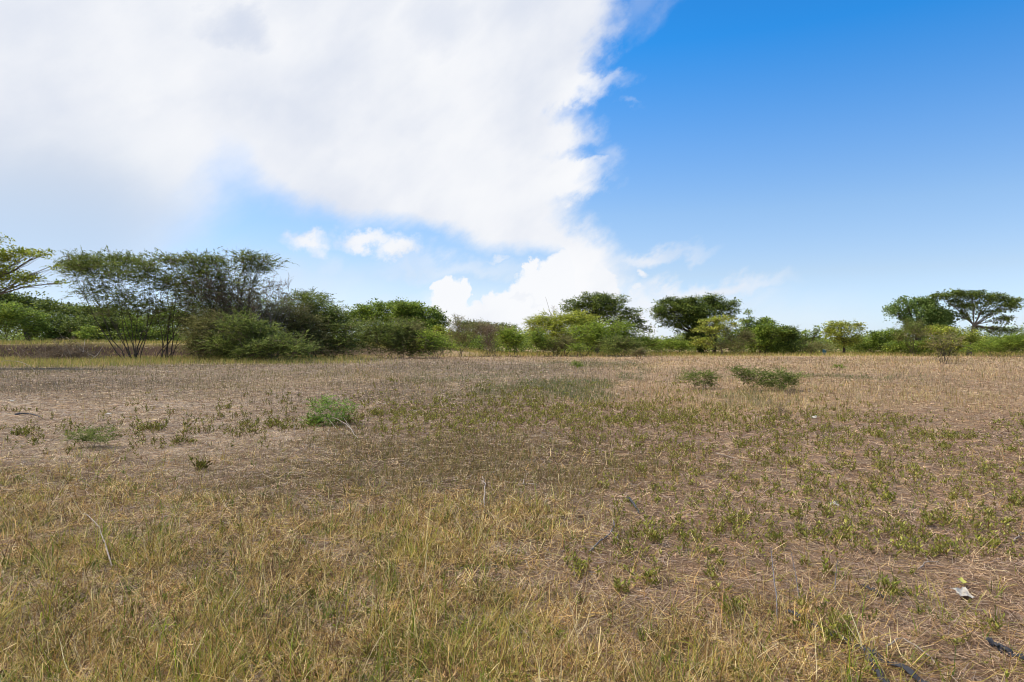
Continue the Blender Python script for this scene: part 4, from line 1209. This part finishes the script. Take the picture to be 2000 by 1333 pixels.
# ------------------------------------------------------------------ sticks, litter, hoses
def simple_mat(name, col, rough=.6, vary=.2, sc_=20, bump=.2):
    mt = bpy.data.materials.new(name); mt.use_nodes = True
    N, L = mt.node_tree.nodes, mt.node_tree.links
    p = N['Principled BSDF']; p.inputs['Roughness'].default_value = rough
    tc = N.new('ShaderNodeTexCoord'); n = N.new('ShaderNodeTexNoise'); n.inputs['Scale'].default_value = sc_; n.inputs['Detail'].default_value = 6
    L.new(tc.outputs['Object'], n.inputs['Vector'])
    r = N.new('ShaderNodeValToRGB'); L.new(n.outputs['Fac'], r.inputs[0])
    c = lin(col)
    r.color_ramp.elements[0].position = .3; r.color_ramp.elements[0].color = (*(c * (1 - vary)), 1)
    r.color_ramp.elements[1].position = .7; r.color_ramp.elements[1].color = (*np.clip(c * (1 + vary), 0, 1), 1)
    L.new(r.outputs[0], p.inputs['Base Color'])
    b = N.new('ShaderNodeBump'); b.inputs['Strength'].default_value = bump; b.inputs['Distance'].default_value = .005
    L.new(n.outputs['Fac'], b.inputs['Height']); L.new(b.outputs[0], p.inputs['Normal'])
    return mt


M_WOOD = simple_mat('dead_wood', (168, 154, 140), .9, .35, 30, .5)
M_WOODG = simple_mat('grey_dead_wood', (128, 122, 122), .9, .4, 30, .5)
M_BLACK = simple_mat('black_plastic', (66, 66, 70), .7, .4, 15, .3)
M_WHITE = simple_mat('white_scrap', (196, 188, 172), .7, .15, 12, .1)
M_BLUE = simple_mat('blue_plastic', (56, 112, 136), .5, .12, 3, .1)
M_YLEAF = simple_mat('yellow_leaf', (196, 190, 84), .5, .1, 20, .1)


def stick(label, paths, rad, mat=None, cat='stick', name='dead_stick', woodk=6, sub='side_twig'):
    """paths: lists of (px, py_foot, height); the first is the stem, the others branch from it"""
    first = None
    for i, pth in enumerate(paths):
        P = np.array([gp(a, b, h) for a, b, h in pth])
        t = np.linspace(0, 1, 9); tt = np.linspace(0, 1, len(P))
        Q = np.stack([np.interp(t, tt, P[:, k]) for k in range(3)], 1)
        Q = (Q + np.vstack([Q[:1], Q[:-1]]) * .5 + np.vstack([Q[1:], Q[-1:]]) * .5) / 2
        Q[1:-1] += rng.normal(0, rad * (.7 if cat == 'stick' else .08), (7, 3))
        o0 = first.location if first is not None else Vector(Q[0])
        b = Bag()
        r = rad * (1 if i == 0 else .6)
        b.tube(Q - np.array(o0), np.linspace(r, r * .45, 9) * (1 + rng.normal(0, .1, 9)), (1, 1, 1), woodk)
        o = b.obj(name if i == 0 else sub, mat or M_WOOD, None, smooth=True)
        if first is None:
            o.location = o0; first = o; tag(o, label, cat)
        else:
            o.parent = first
    return first


def brush_pile(label, cx, cy, w_, n, seed_cols, rad=.018, h=.9):
    D = F * CAMH / (cy - HZ)
    base = G(cx, D); root = empty('brush_pile', base, label, 'brush pile')
    b = Bag()
    ww = w_ / F * D
    for i in range(n):
        a = rng.normal(0, .38, 3) * np.array([ww, ww * .5, .0]); a[2] = abs(rng.normal(0, .25)) * h * .35
        d = nrm(rng.normal(0, 1, 3) * np.array([1, .6, .35]) + np.array([.1, 0, .25]))
        L_ = rng.uniform(.6, 1.8) * ww * .4
        e_ = a + d * L_; e_[2] = max(e_[2], .05)
        Q = curve_pts(a, e_, 6, .06, .08)
        r = rad * rng.uniform(.5, 1.3)
        b.tube(Q, np.linspace(r, r * .3, 6), pick([(130, 116, 98), (112, 98, 82), (156, 144, 124)], 1)[0], 5)
    b.obj('branches', M_TWIG, root)
    t = Bag()
    m_ = n * 12
    C_ = rng.normal(0, .33, (m_, 3)) * np.array([ww, ww * .5, 0]); C_[:, 2] = np.abs(rng.normal(0, .24, m_)) * h * np.exp(-(C_[:, 0] / ww) ** 2 * 3)
    fol_twig(t, C_, nrm(rng.normal(0, 1, (m_, 3)) * np.array([1, 1, .5])), GREENS['twig'], 1.0)
    t.obj('twigs', M_TWIG, root)
    return root


def clutter():
    brush_pile('grey brown heap of dead brush before the bank at left', 125, 706, 105, 70, None, .028, 3.6)
    stick('bleached bare branch leaning out of the right of the brush heap', [[(172, 708, 0.05), (190, 706, .6), (203, 705, 1.65)], [(185, 707, .45), (168, 707, .9)]], .035)
    stick('upright bleached branch rising from the middle of the brush heap', [[(160, 706, .05), (162, 706, .8), (167, 705, 2.3)], [(162, 706, .9), (150, 706, 1.5)]], .035)
    stick('fallen pale branch arching over the yellow grass at the far left', [[(0, 716, .35), (30, 715, .4), (55, 719, .25), (70, 728, .02)], [(30, 715, .38), (52, 712, .2)]], .02)
    # sticks by the shrub
    stick('forked bleached stick leaning to the right at the feathery shrub', [[(702, 862, .01), (680, 845, .10), (655, 838, .20), (637, 832, .14)], [(640, 833, .15), (655, 845, .06), (672, 853, .01)]], .008)
    stick('thin grey stick behind the forked bleached one', [[(695, 850, .01), (678, 838, .10), (670, 834, .18)], [(676, 838, .10), (677, 840, .02)]], .006)
    stick('single upright bleached stem left of the feathery shrub', [[(575, 852, 0), (575, 850, .15), (573, 850, .28)]], .006)
    stick('pale stick lying flat below the feathery shrub', [[(590, 872, .02), (612, 877, .02), (640, 878, .015)]], .007)
    stick('bent bleached stick standing at the edge of the turf', [[(948, 1000, 0), (946, 985, .10), (950, 975, .16), (940, 962, .13)], [(949, 978, .15), (941, 960, .17)]], .008)
    stick('pale branch lying on the bare soil right of the bent bleached stick', [[(1050, 952, .03), (1030, 949, .03), (1010, 950, .02)], [(1022, 949, .03), (1030, 940, .10)]], .009)
    stick('grey forked twig with knobbly bark on the soil', [[(1148, 1088, .01), (1170, 1066, .03), (1190, 1050, .02), (1200, 1036, .06), (1199, 1028, .08)], [(1195, 1046, .04), (1206, 1052, .03), (1206, 1072, .01)]], .0085, M_WOODG)
    stick('long tall dead stalk standing near the bottom right', [[(1517, 1215, .0), (1512, 1180, .12), (1504, 1160, .30)]], .0045, M_WOODG)
    stick('second dead stalk with crooked twigs right of the tall one', [[(1562, 1180, 0), (1552, 1160, .12), (1543, 1150, .24)]], .003, M_WOODG)
    stick('dark stalk standing on the bare soil left of the black strip', [[(1629, 1168, 0), (1632, 1160, .12), (1634, 1158, .2)]], .003, M_WOODG)
    stick('long bleached straw-like stick lying along the middle right', [[(1395, 888, .02), (1440, 904, .02), (1535, 916, .02)]], .006)
    stick('thin pale stick across the two black strips', [[(1725, 1275, .03), (1760, 1266, .05), (1790, 1280, .03), (1830, 1310, .01)]], .005)
    stick('pale twig fork on the soil above the white scrap', [[(1790, 1117, .01), (1805, 1108, .03), (1832, 1106, .02)], [(1812, 1108, .03), (1802, 1090, .03), (1799, 1078, .02)]], .005)
    stick('short white twig at the right edge', [[(1978, 1066, .01), (1990, 1056, .03), (2006, 1050, .03)]], .006)
    stick('curved bleached stem arching over the grass at bottom left', [[(222, 1120, .02), (205, 1090, .12), (196, 1080, .18), (180, 1060, .20), (162, 1045, .17)]], .006)
    # black plastic
    stick('short black tube piece sloping in the weeds right of centre', [[(1225, 983, .05), (1238, 994, .03), (1250, 1008, .01)]], .016, M_BLACK, 'pipe', 'black_tube')
    stick('long thin black pipe curved on the pale litter at left', [[(28, 813, .03), (50, 811, .04), (68, 813, .03), (84, 818, .01)]], .022, M_BLACK, 'pipe', 'black_pipe')

    def strip(label, pts, wd, name='black_strip'):
        a0 = float(rng.random() * 6)
        P = np.array([gp(a, b, .02) for a, b in pts])
        t = np.linspace(0, 1, 28); tt = np.linspace(0, 1, len(P))
        Q = np.stack([np.interp(t, tt, P[:, k]) for k in range(3)], 1)
        Q[:, :2] += rng.normal(0, .003, (28, 2))
        Q[:, 2] = gz(Q[:, 0], Q[:, 1]) + .022 + .011 * np.sin(np.arange(28) * .9 + a0) + rng.normal(0, .004, 28)
        T_ = nrm(np.gradient(Q, axis=0)); S = nrm(np.cross(T_, [0, 0, 1.0]))
        rows = []
        for s_, up in ((-1, 0), (-.5, .012), (0, .003), (.45, .014), (1, .002)):
            rows.append(Q + S * s_ * wd / 2 + np.array([0, 0, 1]) * (up + rng.normal(0, .002, (28, 1))))
        top = np.stack(rows, 1); k = 5
        V = np.concatenate([top.reshape(-1, 3), (top - np.array([0, 0, .003])).reshape(-1, 3)])
        n = 28; i = np.arange(n - 1)[:, None] * k; j = np.arange(k - 1)[None]
        q = np.stack([i + j, i + j + 1, i + k + j + 1, i + k + j], -1).reshape(-1, 4)
        ed = []
        for a in range(n - 1):
            for c in (0, k - 1):
                ed.append([a * k + c, (a + 1) * k + c, (a + 1) * k + c + n * k, a * k + c + n * k])
        o0 = V[0].copy()
        o = build(name, V - o0, np.concatenate([q, q[:, ::-1] + n * k, np.array(ed)]), None, M_BLACK, None, o0, smooth=True)
        tag(o, label, 'plastic strip')
    strip('long crumpled black plastic strip running off the bottom right', [(1535, 1198), (1575, 1218), (1640, 1250), (1700, 1280), (1750, 1305), (1810, 1340)], .034)
    strip('bluish black plastic strip branching left at the bottom edge', [(1690, 1278), (1705, 1300), (1722, 1325), (1740, 1350)], .034)
    strip('short grey-black plastic strip on the bare soil', [(1683, 1156), (1700, 1166), (1722, 1180)], .018)
    strip('black plastic strip half hidden in weeds at the right edge', [(1930, 1268), (1960, 1285), (2010, 1305)], .03)

    def scrap(label, px, py, w_, h_, mat, name='paper_scrap', cat='scrap', lift=.02, n=9, crumple=.25):
        c = gp(px, py, lift); D = c[1]
        W_, H_ = w_ / F * D, h_ / F * D
        u, v = np.meshgrid(np.linspace(-1, 1, n), np.linspace(-1, 1, n), indexing='ij')
        r = 1 - .28 * rng.random((n, n)) * (np.maximum(abs(u), abs(v)) > .95)
        dep = max(H_ * 2.2, W_ * .5)
        z_ = (fbm(u * 1.3 + px, v * 1.3, 3, 3) - .4) * W_ * crumple * 2 + (v + 1) * H_ * .25
        top = np.stack([u * r * W_ / 2, v * r * dep / 2 + u * dep * .15, z_], -1).reshape(-1, 3)
        V = np.concatenate([top, top - np.array([0, 0, .002])])
        i = np.arange(n - 1)[:, None] * n; j = np.arange(n - 1)[None]
        q = np.stack([i + j, i + n + j, i + n + j + 1, i + j + 1], -1).reshape(-1, 4)
        m_ = n * n
        ring = [a * n for a in range(n)] + [(n - 1) * n + a for a in range(1, n)] + [a * n + n - 1 for a in range(n - 2, -1, -1)] + [a for a in range(n - 2, 0, -1)]
        ed = np.array([[ring[k], ring[(k + 1) % len(ring)], ring[(k + 1) % len(ring)] + m_, ring[k] + m_] for k in range(len(ring))])
        o = build(name, V, np.concatenate([q, q[:, ::-1] + m_, ed]), None, mat, None, c, smooth=False)
        tag(o, label, cat)
    scrap('crumpled white scrap lying among the weeds at the lower right', 1880, 1170, 36, 14, M_WHITE)
    scrap('small white scrap far out on the soil below the sprawling shrub', 1588, 819, 15, 4, M_WHITE)
    scrap('torn white scrap half covered by leafy weeds', 1628, 998, 22, 5, M_WHITE)
    scrap('tiny white scrap on the pale litter at the far left', 24, 784, 7, 3, M_WHITE)
    scrap('tiny bluish white scrap in the middle of the pale litter', 212, 812, 9, 3, M_WHITE)
    scrap('fallen round yellow leaf above the crumpled white scrap', 1878, 1149, 13, 9, M_YLEAF, 'yellow_leaf', 'leaf', .04, 5, .1)
    # blue barrel far off
    b = G(1610, 107.6)
    prof = [(0, .0), (.27, .0), (.29, .05), (.28, .28), (.30, .31), (.28, .34), (.28, .56), (.30, .59), (.28, .62), (.29, .85), (.26, .9), (.24, .88), (0, .88)]
    k = 20; a = np.arange(k) / k * 2 * math.pi
    V = np.concatenate([np.stack([r * np.cos(a), r * np.sin(a), np.full(k, z_)], 1) for r, z_ in prof])
    i = np.arange(len(prof) - 1)[:, None] * k; j = np.arange(k)[None]; j2 = (j + 1) % k
    q = np.stack([i + j, i + j2, i + k + j2, i + k + j], -1).reshape(-1, 4)
    o = build('plastic_barrel', V, q, None, M_BLUE, None, b, smooth=False)
    tag(o, 'blue barrel standing at the far edge of the field', 'barrel')


clutter()


# far scrub closing the horizon
def far_scrub():
    b = Bag()
    n = 5200
    a = rng.uniform(-1.15, 1.15, n); d = rng.uniform(190, 330, n)
    x, y = np.tan(a * .85) * d, d
    hh = 2.2 + 2.6 * fbm(x / 30, y / 200, 71, 3)
    C_ = np.stack([x, y, rng.random(n) ** .6 * hh + gz(x, y)], 1)
    fol_broad(b, C_, nrm(rng.normal(0, 1, (n, 3)) + np.array([0, -.5, .6])), GREENS['mid'], 4.2, k=9, flat=.6)
    tag(b.obj('distant_scrub', M_LEAF), 'low line of distant green scrub along the horizon', None, None, 'stuff')


    # belt of scrub that closes the gaps between the bushes at the far side
    b = Bag()
    n = 22000
    px = rng.uniform(-350, 2250, n); d = rng.uniform(113, 138, n)
    x = (px - 1000) / F * d
    hh = 1.4 + 5.2 * fbm(x / 5.5, d / 40, 73, 3) ** 1.4
    hh = hh * (1 + .9 * (1 - sstep(px, 640, 760)))
    hh = hh * (1 - .45 * np.exp(-((px - 1292) / 26) ** 2) - .3 * np.exp(-((px - 1600) / 30) ** 2))
    C_ = np.stack([x, d, rng.random(n) ** .7 * hh + gz(x, d)], 1)
    O_ = nrm(rng.normal(0, 1, (n, 3)) + np.array([0, -.5, .6]))
    h_ = fbm(x / 7, d / 7, 75, 2) > .5
    fol_broad(b, C_[h_], O_[h_], GREENS['mid'], 1.25, k=14, flat=.7)
    fol_feather(b, C_[~h_], O_[~h_], GREENS['acacia'], 1.2)
    tag(b.obj('scrub_belt', M_LEAF), 'continuous low green scrub behind the separate bushes of the far edge', None, None, 'stuff')


far_scrub()
